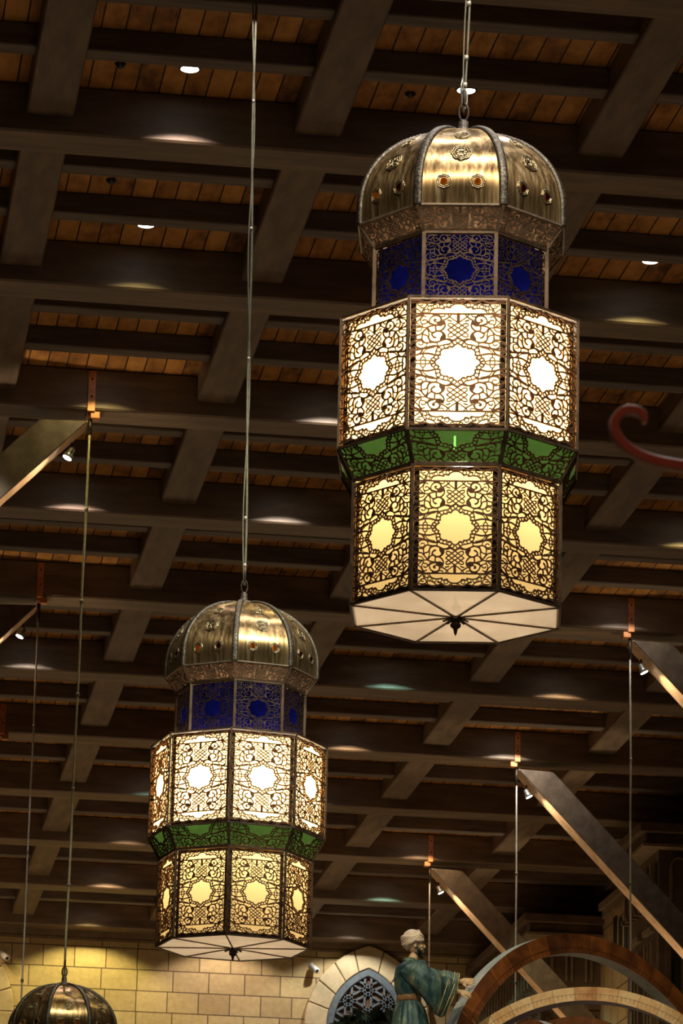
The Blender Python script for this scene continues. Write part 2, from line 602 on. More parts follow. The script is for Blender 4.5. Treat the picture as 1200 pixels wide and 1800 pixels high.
a = MB(); a.box(((X0 + X1) / 2, (YA + YW) / 2 + 0.3, ZT + 0.1), (X1 - X0, YW - YA + 0.8, 0.2))
struct(a.build('ceiling', M['boards']))
a = MB(); a.box((7.5, 35, -1.65), (26, 84, 0.1))
struct(a.build('floor', M['floor']))
a = MB(); a.box((7.5, YW + 0.2, 5.9), (23.4, 0.4, 15.2))
struct(a.build('wall_back', M['stone']))
a = MB(); a.box((7.5, YW - 0.035, 12.945), (23, 0.07, 0.11)); a.box((7.5, YW - 0.02, 12.85), (23, 0.04, 0.05))
struct(a.build('trim_1', M['trimwood']))

def from_wall(n):
    return NMAX - n + 1


# main cross beams
for n in range(NMIN, NMAX + 1):
    y = Y0 + n * SP
    a = MB(); a.box((0, 0, 0), (X1 - X0, BW, ZT - ZB))
    o = a.build('cross_beam', M['beam'], loc=((X0 + X1) / 2, y + BW / 2, (ZT + ZB) / 2))
    bevel(o, 0.02, 1)
    k = from_wall(n)
    lab = 'deep dark brown painted cross beam, the one resting on the stone wall' if k == 1 else \
        'deep dark brown cross beam of the ceiling, %s counted from the stone wall' % ORD[k]
    tag(o, lab, 'beam', 'deep cross beams of the ceiling')
    if n < NMAX:
        for q, (off, w) in enumerate(((1.43, 'far'), (2.70, 'near'))):
            a = MB(); a.box((0, 0, 0), (X1 - X0, 0.22, ZT - ZJ))
            o = a.build('joist', M['joist'], loc=((X0 + X1) / 2, y + off + 0.11, (ZT + ZJ) / 2))
            bevel(o, 0.012, 1)
            # the first of the pair lies nearer the camera-side cross beam
            side = 'just beyond' if q == 0 else 'just short of'
            kk = k if q == 0 else k - 1
            ref = 'the cross beam resting on the stone wall' if kk == 1 else 'the %s cross beam from the stone wall' % ORD[kk]
            tag(o, 'thin brown ceiling joist %s %s' % (side, ref), 'joist', 'thin joists between the cross beams')
lbx = [-0.8, 1.81, 4.24, 6.86, 9.45, 12.0, 14.6]
lbl = ['out at the left edge of the ceiling', 'crossing the top left corner of the photo', 'passing between the two lit lanterns',
       'passing behind the dome of the large lantern', 'passing behind the pale base of the large lantern', 'above the red scroll at the right', 'over the carved facade at the right']
for x, l in zip(lbx, lbl):
    a = MB(); a.box((0, 0, 0), (0.43, YW - YA, ZT - ZL))
    o = a.build('long_beam', M['beam_long'], loc=(x, (YA + YW) / 2, (ZT + ZL) / 2))
    bevel(o, 0.015, 1)
    tag(o, 'wide brown ceiling beam running into the distance, %s' % l, 'beam', 'long beams crossing the cross beams')

# ------------------------------------------------------------------ recessed downlights
WARM, PINK, YEL, TEAL, WHT = (1, 0.72, 0.45), (1, 0.80, 0.72), (1, 0.84, 0.36), (0.45, 1, 0.92), (1, 0.95, 0.92)
RX = {0: 3.0, 1: 5.5, 2: 8.1, 3: 10.55}
rowname = ['left row', 'second row', 'third row', 'right row']
dl = [(1, 0, PINK, 1.2), (1, 1, YEL, 1.0), (2, 0, YEL, 0.3), (2, 2, YEL, 0.7), (3, 0, YEL, 0.45), (3, 1, WHT, 1.3),
      (4, 0, PINK, 1.3), (4, 1, WHT, 1.3), (4, 3, YEL, 1.0), (5, 3, WHT, 0.4), (6, 0, WHT, 0.9), (6, 2, TEAL, 0.9), (6, 3, WARM, 1.1),
      (7, 2, WARM, 1.5), (7, 3, WHT, 1.4), (8, 2, TEAL, 0.35), (8, 1, TEAL, 0.3), (9, 1, WARM, 0.5), (9, 3, WARM, 0.8),
      (10, 1, WARM, 1.4), (10, 3, TEAL, 0.9), (11, 1, YEL, 3.6), (11, 3, WHT, 2.6), (11, 2, PINK, 2.8), (11, 0, WARM, 1.3), (0, 0, WHT, 2), (0, 1, WHT, 2), (0, 2, WHT, 1.5), (-1, 0, WHT, 2), (-1, 1, WHT, 2), (-2, 0, WHT, 2), (-2, 1, WHT, 2), (-3, 0, WHT, 5), (-3, 1, WHT, 5)]
cn = {PINK: 'pinkish white', YEL: 'yellow', TEAL: 'teal', WARM: 'warm', WHT: 'white'}
a = MB(); a.smooth = True
a.lathe([(0.082, -0.012), (0.098, -0.012), (0.10, 0.0), (0.082, 0.0), (0.082, -0.012)], 28, cap=False)
ring_me = a.build('trim_ring', M['steel']); RING = ring_me.data; bpy.data.objects.remove(ring_me)
a = MB(); a.lathe([(0.082, -0.004), (0.08, 0.003)], 28)
t_ = a.build('lens', M['lens']); LENS = t_.data; bpy.data.objects.remove(t_)
for n, r, c, e in dl:
    y = Y0 + n * SP - (0.62 if n < 3 else 0.68)
    x = RX[r]
    k = from_wall(n)
    ref = 'on the stone wall' if k == 1 else 'on %s beam from wall' % ORD[k]
    t = thing('downlight', 'downlight in the %s with %s glow %s' % (rowname[r], cn[c], ref), 'downlight', (x, y, ZT), group='recessed downlights')
    inst('trim_ring', RING, t)
    inst('lens', LENS, t)
    spot('downlight_beam', (x, y, ZT - 0.02), (0, 0.04, -1), (95 if n == 11 else 150) * e, c, 118 if n == 11 else (114 if n < 3 else 119), 0.3 if n == 11 else 0.12, 0.04)
for x, y, l in ((2.38, 32.9 - 0.45, 'left of the lit downlight at the top left'), (5.02, 32.62, 'left of the large lantern cable'), (2.55, 35.35, 'below the top left highlight')):
    a = MB(); a.smooth = True
    a.lathe([(0.05, 0), (0.05, -0.01), (0.03, -0.03), (0.012, -0.05)], 14)
    tag(a.build('sprinkler_head', M['black'], loc=(x, y, ZT)), 'small dark sprinkler cap in the boards, %s' % l, 'sprinkler')

# ------------------------------------------------------------------ brackets, braces, spotlights, wires
def bracket(n, x, side, desc, visible_brace=True, light=True, wire=None):
    y = Y0 + n * SP
    sgn = -1 if side == 'L' else 1
    t = thing('beam_bracket', 'orange copper strap bracket under a beam, %s' % desc, 'bracket', (x, y, ZB), group='strap brackets under the cross beams')
    a = MB(); a.box((0, -0.012, 0.21), (0.085, 0.024, 0.46)); a.box((0, 0.14, -0.014), (0.085, 0.33, 0.026))
    bevel(a.build('strap', M['strap'], t), 0.004)
    a = MB(); a.box((-sgn * 0.05, 0.06, -0.06), (0.10, 0.12, 0.075)); a.box((0, 0.06, -0.03), (0.05, 0.06, 0.06))
    bevel(a.build('hanger_block', M['strap'], t), 0.004)
    a = MB(); a.smooth = True
    for zz in (0.14, 0.34):
        a.ball((0, -0.028, zz), (0.014, 0.01, 0.014), nu=8, nv=6)
    a.build('bolt', M['darkmetal'], t)
    if visible_brace:
        ang = math.radians(46)
        d = Vector((sgn * math.cos(ang), 0, -math.sin(ang)))
        L = 6.5
        p0 = Vector((x + sgn * 0.02, y + 0.20, ZB - 0.13))
        nrm = Vector((-sgn * math.sin(ang), 0, -math.cos(ang)))   # underside normal
        c = p0 + d * (L / 2) - nrm * 0.19
        a = MB()
        R = Matrix((d, Vector((0, 1, 0)), nrm)).transposed()
        # wedge top so that the brace end sits flat against the beam
        h = 0.38
        hd = 0.19
        e0 = -L / 2
        vs = []
        for yy in (-hd, hd):
            for (u, w) in ((e0, h / 2), (e0 + 0.39 * 1.0, -h / 2), (L / 2, -h / 2), (L / 2, h / 2)):
                vs.append(R @ Vector((u, yy, w)))
        a.add(vs, [(0, 1, 2, 3), (7, 6, 5, 4), (0, 4, 5, 1), (1, 5, 6, 2), (2, 6, 7, 3), (3, 7, 4, 0)])
        # the underside takes the paler copy, painted as if lamplit
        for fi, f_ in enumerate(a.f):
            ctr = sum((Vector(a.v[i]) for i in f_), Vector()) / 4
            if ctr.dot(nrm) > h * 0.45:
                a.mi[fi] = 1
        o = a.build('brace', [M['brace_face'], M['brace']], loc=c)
        bevel(o, 0.012, 1)
        tag(o, 'timber brace slanting down with lit underside, %s' % desc, 'brace', 'slanting braces under the roof')
        if light:
            q = p0 + d * 0.42 + nrm * 0.12
            dirn = (d * 0.80 + Vector((0, 0, -0.55)) + Vector((0, -0.10, 0))).normalized()
            t = thing('spotlight', 'chrome spotlight with lit lens clamped under the brace, %s' % desc, 'spotlight', q, group='clamped spotlights')
            Rm = dirn.to_track_quat('Z', 'Y').to_matrix()
            a = MB(); a.smooth = True
            a.lathe([(0.02, -0.13), (0.035, -0.12), (0.04, -0.06), (0.055, -0.045), (0.058, 0.0), (0.052, 0.0)], 18, R=Rm)
            a.build('lamp_head', M['steel'], t)
            a = MB(); a.lathe([(0.052, 0.0), (0.051, 0.004)], 18, R=Rm)
            a.build('lens', M['lens'], t)
            a = MB(); a.smooth = True
            a.tube([Rm @ Vector((0.0, 0, -0.1)), -nrm * 0.06 - d * 0.12, -nrm * 0.09 - d * 0.16 ], 0.014, 8)
            a.tube([Rm @ Vector((0.05, 0, -0.03)), Rm @ Vector((0.07, 0, -0.10)), Rm @ Vector((0.0, 0, -0.15))], 0.008, 6)
            a.build('clamp_arm', M['darkmetal'], t)
            spot('spotlight_beam', q + dirn * 0.03 + nrm * 0.02, dirn, 60, (1, 0.80, 0.55), 130, 0.8, 0.03)
            g0 = p0 + d * (5.6 if side == 'R' else 3.0) + nrm * 0.75
            spot('brace_fill_spot', g0, p0 + d * (2.2 if side == 'R' else 0.9) - g0, 330 if side == 'R' else 140, (1, 0.74, 0.46), 50, 0.7, 0.04)  # unseen spot added to brighten the brace underside
    if wire:
        (x1, y1, z1), rad, mat, lab = wire
        top = Vector((x, y + 0.06, ZB - 0.09))
        bot = Vector((x1, y1, z1))
        pts = [top.lerp(bot, i / 12) for i in range(13)]
        for i, p in enumerate(pts[1:-1]):
            p.x += 0.004 * math.sin(i * 1.7)
        t = thing('hanging_wire', lab, 'wire', top, group='thin wires hanging from the beam brackets')
        pts = [p - top for p in pts]
        a = MB(); a.smooth = True; a.tube(pts, rad, 6)
        a.build('wire', mat, t)
        a = MB(); a.smooth = True
        a.tube([pts[0], pts[0].lerp(pts[1], 0.35)], rad * 1.7, 8)
        a.build('end_sleeve', M['darkmetal'], t)
        for k in range(2, 12, 2):
            p = pts[k]
            a = MB(); a.smooth = True
            a.tube([p - Vector((0, 0, 0.02)), p + Vector((0, 0, 0.02))], rad * 1.5, 8)
            a.build('crimp', M['cord'], t)


L3 = Vector((2.84, 41.27, 0))
bracket(3, 2.86, 'L', 'upper one at the left edge', wire=((L3.x, L3.y, 6.66), 0.014, M['olive_wire'], 'olive cord dropping from the upper left bracket to the lowest brass dome'))
bracket(5, 2.865, 'L', 'lower one at the left edge', wire=((2.86, 49.2, 3.0), 0.013, M['wire'], 'pale wire dropping past the left side of the lowest brass dome'))
bracket(7, 2.87, 'L', 'barely inside the left edge', visible_brace=False)
bracket(5, 10.70, 'R', 'nearest at the right', wire=((10.74, 49.4, 3.0), 0.013, M['wire'], 'pale wire dropping from the nearest right-hand bracket behind the big ring'))
bracket(7, 10.71, 'R', 'middle one at the right', wire=((10.76, 57.5, 3.0), 0.013, M['wire'], 'pale wire dropping from the middle right-hand bracket behind the big ring'))
bracket(9, 10.73, 'R', 'farthest at the right', wire=((10.77, 65.7, 3.0), 0.013, M['wire'], 'pale wire dropping from the farthest right-hand bracket behind the statue'))

# ------------------------------------------------------------------ carved facades at the right
def facade_box(name, x, y0, y1, ztop, zbot, label):
    """a projecting stone bay: body, cornice, slotted vents under the cornice and tall pointed windows"""
    t = thing(name, label, 'facade', (x, y0, zbot))
    h = ztop - zbot
    xr = 18.5
    a = MB(); a.box(((xr - x) / 2, (y1 - y0) / 2, h / 2), (xr - x, y1 - y0, h))
    a.build('wall_body', M['carved'], t)
    a = MB(); a.box(((xr - x) / 2 - 0.12, (y1 - y0) / 2 - 0.1, h + 0.10), (xr - x + 0.26, y1 - y0 + 0.2, 0.2))
    a.box(((xr - x) / 2 - 0.18, (y1 - y0) / 2 - 0.16, h + 0.28), (xr - x + 0.38, y1 - y0 + 0.32, 0.16))
    bevel(a.build('cornice', M['carved'], t), 0.02)
    a = MB(); a.box(((xr - x) / 2 - 0.15, (y1 - y0) / 2 - 0.13, h + 0.005), (xr - x + 0.32, y1 - y0 + 0.26, 0.05))
    a.build('cornice_moulding', M['carved_edge'], t)
    # vent slots on the side face and arches on the near face
    L = y1 - y0
    nsl = int(L / 0.30)
    a = MB()
    for i in range(nsl):
        yy = 0.22 + i * (L - 0.4) / max(1, nsl - 1)
        a.box((-0.02, yy + 0.07, h - 0.50), (0.12, 0.06, 0.62))
        a.box((-0.05, yy + 0.07, h - 0.83), (0.16, 0.07, 0.08))
    a.build('slat_row', M['carved_edge'], t)
    a = MB()
    for i in range(nsl):
        yy = 0.22 + i * (L - 0.4) / max(1, nsl - 1)
        a.box((-0.004, yy - 0.06, h - 0.50), (0.02, 0.16, 0.6))
    a.build('slot_row', M['void'], t)
    wins = []
    for k in range(max(1, int(L / 0.95))):
        yc = 0.55 + k * 0.95
        wins.append(('side', yc))
    for k in range(4):
        wins.append(('front', 0.38 + k * 0.62))
    for kind, c in wins:
        a = MB()
        for hgt, zc in ((1.7, h - 2.3), (2.4, h - 5.0)):
            w = 0.17
            pr = [(-w, -hgt / 2), (w, -hgt / 2), (w, hgt / 2 - 0.35), (0.08, hgt / 2 - 0.1), (0, hgt / 2 + 0.08), (-0.08, hgt / 2 - 0.1), (-w, hgt / 2 - 0.35)]
            if kind == 'side':
                vs = [(-0.012, c + p[0], zc + p[1]) for p in pr]
            else:
                vs = [(c + p[0], -0.012, zc + p[1]) for p in pr]
            a.add(vs, [tuple(range(7))])
        o = a.build('window_opening', M['void'], t)
        a = MB()
        for hgt, zc in ((1.7, h - 2.3), (2.4, h - 5.0)):
            for dx in (-0.24, 0.0, 0.24):
                ww = 0.05 if dx == 0 else 0.08
                if kind == 'side':
                    a.box((-0.03, c + dx, zc - 0.05), (0.07, ww, hgt + 0.1))
                else:
                    a.box((c + dx, -0.03, zc - 0.05), (ww, 0.07, hgt + 0.1))
            if kind == 'side':
                a.box((-0.04, c, zc - hgt / 2 - 0.12), (0.1, 0.62, 0.1))
                a.box((-0.04, c, zc + hgt / 2 + 0.2), (0.1, 0.62, 0.08))
            else:
                a.box((c, -0.04, zc - hgt / 2 - 0.12), (0.5, 0.1, 0.1))
                a.box((c, -0.04, zc + hgt / 2 + 0.2), (0.5, 0.1, 0.08))
        a.build('window_surround', M['carved_edge'] if kind == 'side' else M['carved'], t)
    if name == 'facade_bay':
        a = MB()
        for k in range(5):
            c = 0.32 + k * 0.36
            for s_ in (-1, 1):
                a.box((c + s_ * 0.13, -0.03, h - 0.55), (0.04, 0.06, 0.5))
            a.tube([(c + 0.13 * math.cos(q), -0.03, h - 0.30 + 0.16 * math.sin(q)) for q in [PI * i / 8 for i in range(9)]], 0.022, 6)
        a.build('arcade_relief', M['carved_edge'], t)
    return t


facade_box('facade_bay', 13.46, 60.0, 62.3, 12.25, -1.6, 'dark carved stone bay with a slotted cornice at the right edge of the photo')
facade_box('facade_bay', 13.22, 68.5, 74.3, 12.28, -1.6, 'farther dark carved stone bay just left of the pale pier')
a = MB(); a.box((16.4, (62.3 + 68.5) / 2, 5.55), (4.2, 6.18, 14.3))
struct(a.build('wall_right', M['stone_side']))
t = thing('stone_pier', 'pale stone pier cap with dark vertical slots between the two carved bays', 'pier', (14.3, 64.5, 11.3))
a = MB(); a.box((-0.03, 1.75, 1.32), (0.1, 3.5, 0.14)); a.box((-0.05, 1.75, 1.45), (0.2, 3.5, 0.12))
a.build('cap', M['carved_edge'], t)
a = MB()
for i in range(5):
    a.box((-0.01, 0.9 + i * 0.45, 0.78 - (0.1 if i % 2 else 0)), (0.02, 0.24, 0.75))
a.build('slot_row', M['void'], t)

# ------------------------------------------------------------------ arched windows in the back wall
def pointed(cx, cz, R, d, n=14, z_low=-3.2):
    """half outlines of a pointed arch around (cx, spring cz); returns list left-bottom -> apex -> right-bottom"""
    a0 = math.acos(max(-1, min(1, d / R)))
    left = [(cx - (R - d), cz + z_low)]
    for i in range(n + 1):
        th = a0 * i / n
        left.append((cx + d - R * math.cos(th), cz + R * math.sin(th)))
    right = [(2 * cx - x, z) for x, z in left[::-1]][1:]
    return left + right


def arched_window(cx, apex, idx, labeled):
    cz = apex - 1.15
    d = 0.427
    R = 1.227
    outer = pointed(cx, cz, R, d)
    inner = pointed(cx, cz, R - 0.14, d)
    # surround blocks
    ho = pointed(cx, cz, R + 0.42, d, 28)
    hi = pointed(cx, cz, R + 0.0, d, 28)
    a = MB()
    n = len(ho)
    cuts = [0, 1, 8, 15, 22, 29 - 3, 29 + 3 + 0, 36, 43, 50, n - 2, n - 1]
    cuts = [0, 1, 7, 13, 19, 25, 33, 39, 45, 51, n - 2, n - 1]
    for a0, a1 in zip(cuts[:-1], cuts[1:]):
        if a1 <= a0:
            continue
        idxs = list(range(a0, a1 + 1))
        P = []
        for k in idxs:
            P.append((ho[k], hi[k]))
        # shrink ends a touch for the joint
        def mix(p, q, f):
            return tuple(p[i] + (q[i] - p[i]) * f for i in (0, 1))
        f = 0.03 * 1.0
        if len(P) > 2:
            P[0] = (mix(P[0][0], P[1][0], 0.12), mix(P[0][1], P[1][1], 0.12))
            P[-1] = (mix(P[-1][0], P[-2][0], 0.12), mix(P[-1][1], P[-2][1], 0.12))
        vs = []
        for (o_, i_) in P:
            for (q, yy) in ((o_, YW - 0.13), (i_, YW - 0.13), (o_, YW + 0.02), (i_, YW + 0.02)):
                vs.append((q[0], yy, q[1]))
        fs = []
        m_ = len(P)
        for k in range(m_ - 1):
            b0 = k * 4
            b1 = b0 + 4
            fs += [(b0, b0 + 1, b1 + 1, b1), (b0, b1, b1 + 2, b0 + 2), (b0 + 1, b0 + 3, b1 + 3, b1 + 1)]
        fs += [(0, 2, 3, 1), ((m_ - 1) * 4, (m_ - 1) * 4 + 1, (m_ - 1) * 4 + 3, (m_ - 1) * 4 + 2)]
        a.add(vs, fs)
    o = struct(a.build('trim_%d' % (idx + 1), M['voussoir']))
    bevel(o, 0.015, 1)
    # frame
    a = MB()
    vs = []
    for q, w in zip(outer, inner):
        for (p, yy) in ((q, YW - 0.10), (w, YW - 0.10), (q, YW - 0.005), (w, YW - 0.005)):
            vs.append((p[0], yy, p[1]))
    fs = []
    for k in range(len(outer) - 1):
        b0 = k * 4
        b1 = b0 + 4
        fs += [(b0, b0 + 1, b1 + 1, b1), (b0, b1, b1 + 2, b0 + 2), (b0 + 1, b0 + 3, b1 + 3, b1 + 1)]
    a.add(vs, fs)
    w = bpy.data.objects.new('window_%d' % idx, None)
    COL.objects.link(w)
    struct(w)
    bevel(a.build('window_frame', M['lattice'], w), 0.02, 2)
    a = MB()
    a.add([(p[0], YW - 0.008, p[1]) for p in inner], [tuple(range(len(inner)))])
    a.build('dim_room_panel', M['niche'], w)
    # lattice bars clipped to the arch

    def inside(x, z):
        if z < cz - 3.0:
            return False
        x = abs(x - cx)
        r = R - 0.10
        if z <= cz:
            return x < r - d
        return (x + d) ** 2 + (z - cz) ** 2 < r * r
    a = MB()
    node = (cx, apex - 0.42)
    s_ = 0.436
    for ang in (90, 30, 150):
        dv = (math.cos(math.radians(ang)), math.sin(math.radians(ang)))
        nv = (-dv[1], dv[0])
        sep = s_ * math.sin(math.radians(60))
        for k in range(-9, 10):
            for off in (-0.062, 0.062):
                c0 = (node[0] + nv[0] * (k * sep + off), node[1] + nv[1] * (k * sep + off))
                run = None
                st = 0.02
                for i in range(-200, 201):
                    p = (c0[0] + dv[0] * i * st, c0[1] + dv[1] * i * st)
                    if inside(*p):
                        if run is None:
                            run = [p, p]
                        run[1] = p
                    elif run:
                        break
                if run and math.dist(run[0], run[1]) > 0.08:
                    a.bar((run[0][0], YW - 0.05, run[0][1]), (run[1][0], YW - 0.05, run[1][1]), 0.040, 0.034, upv=(0, 1, 0))
    a.build('lattice', M['lattice'], w)


arched_window(10.965, 12.53, 1, True)
arched_window(2.95, 12.53, 2, False)

for x, z, l in ((9.86, 12.53, 'between the smaller lantern and the arched window'), (3.92, 12.49, 'at the left edge of the photo')):
    t = thing('security_camera', 'small white security camera on the stone wall %s' % l, 'camera', (x, YW, z))
    dv = Vector((0.35, -1, -0.5)).normalized()
    Rm = dv.to_track_quat('Z', 'Y').to_matrix()
    a = MB(); a.smooth = True
    a.lathe([(0.05, 0.06), (0.062, 0.08), (0.062, 0.26), (0.05, 0.28)], 18, R=Rm)
    a.build('housing', M['white'], t)
    a = MB(); a.lathe([(0.032, 0.281), (0.03, 0.285)], 14, R=Rm)
    a.build('lens', M['black'], t)
    a = MB(); a.smooth = True
    a.tube([(0, 0, 0.02), dv * 0.1], 0.018, 8)
    a.lathe([(0.05, 0), (0.05, 0.02)], 14, c=(0, 0, 0.02), R=Vector((0, -1, 0)).to_track_quat('Z', 'Y').to_matrix())
    a.build('mount', M['white'], t)

# ------------------------------------------------------------------ fretwork pattern (units: half panel width = 1125, drawn for the upper left quarter)
def F(*p):
    return [(1110 - x, 1630 - y) for x, y in p]


STROKES = [  # (width, points) main field
    (34, F((-10, 392), (400, 392), (1110, 392))),
    (26, F((360, 480), (300, 450), (250, 490), (228, 560), (240, 630), (275, 690), (262, 735))),
    (26, F((275, 575), (320, 545), (372, 570), (385, 620), (440, 610))),
    (24, F((275, 655), (340, 648), (395, 620), (420, 600))),
    (30, F((432, 620), (440, 540), (490, 470), (580, 435), (670, 465), (705, 530), (690, 580), (640, 612), (590, 600), (545, 575), (550, 540), (590, 535))),
    (46, F((520, 415), (640, 415))),
    (36, F((780, 590), (803, 660), (795, 730), (750, 790), (690, 832), (620, 832), (560, 860), (515, 885), (500, 930), (540, 990), (590, 1005))),
    (32, F((600, 688), (500, 700), (400, 735), (375, 765), (300, 850), (272, 950), (272, 1060), (330, 1130), (390, 1142), (500, 1122))),
    (34, F((430, 620), (490, 655), (590, 682), (720, 692))),
    (36, F((590, 690), (582, 760), (598, 835))),
    (28, F((400, 755), (450, 840), (520, 885))),
    (26, F((375, 770), (420, 860), (425, 940))),
    (28, F((300, 930), (385, 952), (425, 1040), (455, 1105))),
    (30, F((432, 925), (425, 1000), (460, 1080), (560, 1118), (640, 1110), (720, 1075))),
    (26, F((640, 832), (720, 862), (752, 920), (705, 1010), (700, 1070))),
    (28, F((690, 832), (775, 885), (818, 960), (812, 1035), (900, 1032), (980, 1062))),
    (26, F((620, 1130), (740, 1072), (830, 1045), (920, 1072), (948, 1110), (930, 1150), (830, 1178), (720, 1200), (655, 1240))),
    (26, F((618, 1130), (648, 1240))),
    (30, F((-10, 955), (110, 945), (220, 930), (300, 850), (372, 762))),
    (30, F((130, 1062), (200, 1050), (272, 1050))),
    (28, F((135, 950), (128, 1060))),
    (22, F((90, 845), (200, 835), (258, 785), (265, 735))),
    (24, F((-10, 690), (110, 700), (250, 738), (375, 745))),
    (22, F((90, 790), (140, 750), (250, 738))),
    (24, F((60, 590), (110, 605), (190, 560), (262, 440))),
    (24, F((110, 600), (190, 680), (262, 735))),
    (24, F((40, 480), (150, 440), (262, 420))),
    (24, F((190, 1165), (235, 1195), (288, 1172), (290, 1120), (232, 1085), (152, 1108), (122, 1180), (168, 1252), (260, 1278), (350, 1248), (385, 1182), (385, 1135))),
    (30, F((500, 1120), (620, 1130))),
    (42, F((-10, 1350), (110, 1328), (290, 1290), (420, 1248), (560, 1218), (660, 1222))),
    (36, F((295, 1290), (250, 1385), (180, 1440))),
    (22, F((560, 1250), (430, 1280), (345, 1330), (290, 1400))),
    (38, F((-10, 1470), (90, 1462), (250, 1420), (400, 1408), (500, 1425), (600, 1450), (690, 1445))),
    (26, F((110, 1255), (190, 1290))),
    (26, F((245, 1640), (245, 1545), (300, 1492), (355, 1545), (355, 1640))),
    (26, F((100, 1632), (165, 1588), (420, 1588), (470, 1632))),
    (30, F((300, 1492), (300, 1430))),
    (24, F((110, 1470), (132, 1560), (100, 1640))),
    (26, F((470, 1640), (482, 1570), (550, 1500), (590, 1440), (600, 1340), (640, 1235))),
    (22, F((1110, 1155), (1040, 1190), (985, 1252), (900, 1232), (890, 1280), (800, 1282), (732, 1320), (702, 1385), (712, 1448), (650, 1465), (682, 1525), (620, 1562), (572, 1640))),
    (26, F((905, 712), (880, 690), (880, 645), (960, 642), (1110, 742 + 14))),
    (26, F((905, 705), (1110, 866))),
    (26, F((863, 804), (1110, 992))),
    (26, F((1110, 618), (863, 804))),
    (26, F((1110, 742), (905, 895), (882, 925), (882, 970), (960, 975), (1110, 862))),
    (66, F((1110, 400), (1110, 600))),
    (24, F((1110, 618), (1000, 540), (905, 465))),
    (30, F((905, 465), (830, 520), (750, 565))),
    (24, F((650, 415), (700, 462), (785, 455), (800, 405))),
    (26, F((705, 490), (735, 565))),
    (28, F((860, 550), (950, 582))),
    (24, F((905, 465), (860, 405))),
    (24, F((905, 465), (950, 405))),
    (30, F((1110, 992), (1040, 1040), (985, 1068), (950, 1100))),
    # loops that run over the margin
    (24, F((262, 430), (110, 490), (20, 570), (10, 660), (60, 710), (110, 700))),
    (24, F((120, 760), (20, 800), (-5, 880), (40, 940), (110, 950))),
    (24, F((130, 1062), (40, 1110), (-5, 1200), (20, 1290), (110, 1320))),
    (24, F((110, 1440), (20, 1380), (-5, 1300))),
    (24, F((60, 1462), (5, 1540), (0, 1640))),
]
BAND_STROKES = [  # border row beyond the straight bar
    (28, F((435, 385), (450, 330), (510, 272), (600, 245), (700, 250), (782, 265), (790, 212), (850, 225), (912, 238), (942, 188), (1015, 145), (1110, 130))),
    (26, F((205, 225), (300, 248), (352, 205), (360, 150), (300, 110), (190, 112), (148, 160), (200, 190), (275, 165))),
    (26, F((120, 190), (110, 255), (170, 290), (262, 380))),
    (32, F((310, 250), (272, 330), (265, 400))),
    (30, F((-10, 60), (150, 50), (380, 92), (560, 40), (740, 100), (900, 40), (1110, 70))),
    (26, F((380, 92), (390, 150), (400, 195), (540, 160), (600, 110), (650, 60))),
    (26, F((650, 165), (800, 110), (860, 50))),
    (26, F((110, 255), (30, 300), (0, 380))),
    (24, F((-10, 140), (60, 100), (150, 110))),
]
DOTS = [(1110, 1075), (1030, 1128), (965, 1178), (835, 1218), (740, 1245), (665, 1310), (645, 1405), (603, 1500), (540, 1560), (512, 1632)]
BAND_DOTS = [(360, 325), (440, 243), (568, 208), (716, 208), (880, 165), (1010, 60), (1110, 20)]
BLOBS = [F((590, 640), (715, 575), (785, 590), (805, 660), (745, 695), (640, 685)), F((740, 880), (802, 930), (812, 1030), (745, 1068), (688, 1058), (705, 1005), (748, 935)),
         F((425, 625), (455, 610), (495, 650), (480, 685), (430, 680)), F((545, 990), (590, 975), (605, 1005), (580, 1035), (550, 1020))]
BLOB_DOTS = [(265, 400, 55), (905, 465, 30), (575, 550, 26), (400, 595, 26), (515, 885, 34)]


def smooth_pts(P, step=30):
    out = []
    n = len(P)
    if n == 2:
        L = math.dist(P[0], P[1])
        k = max(1, int(L / 90))
        return [(P[0][0] + (P[1][0] - P[0][0]) * i / k, P[0][1] + (P[1][1] - P[0][1]) * i / k) for i in range(k + 1)]
    for i in range(n - 1):
        p0 = P[max(i - 1, 0)]
        p1 = P[i]
        p2 = P[i + 1]
        p3 = P[min(i + 2, n - 1)]
        k = max(2, int(math.dist(p1, p2) / step))
        for j in range(k):
            t = j / k
            out.append(tuple(0.5 * ((2 * p1[q]) + (-p0[q] + p2[q]) * t + (2 * p0[q] - 5 * p1[q] + 4 * p2[q] - p3[q]) * t * t + (-p0[q] + 3 * p1[q] - 3 * p2[q] + p3[q]) * t ** 3) for q in (0, 1)))
    out.append(P[-1])
    return out


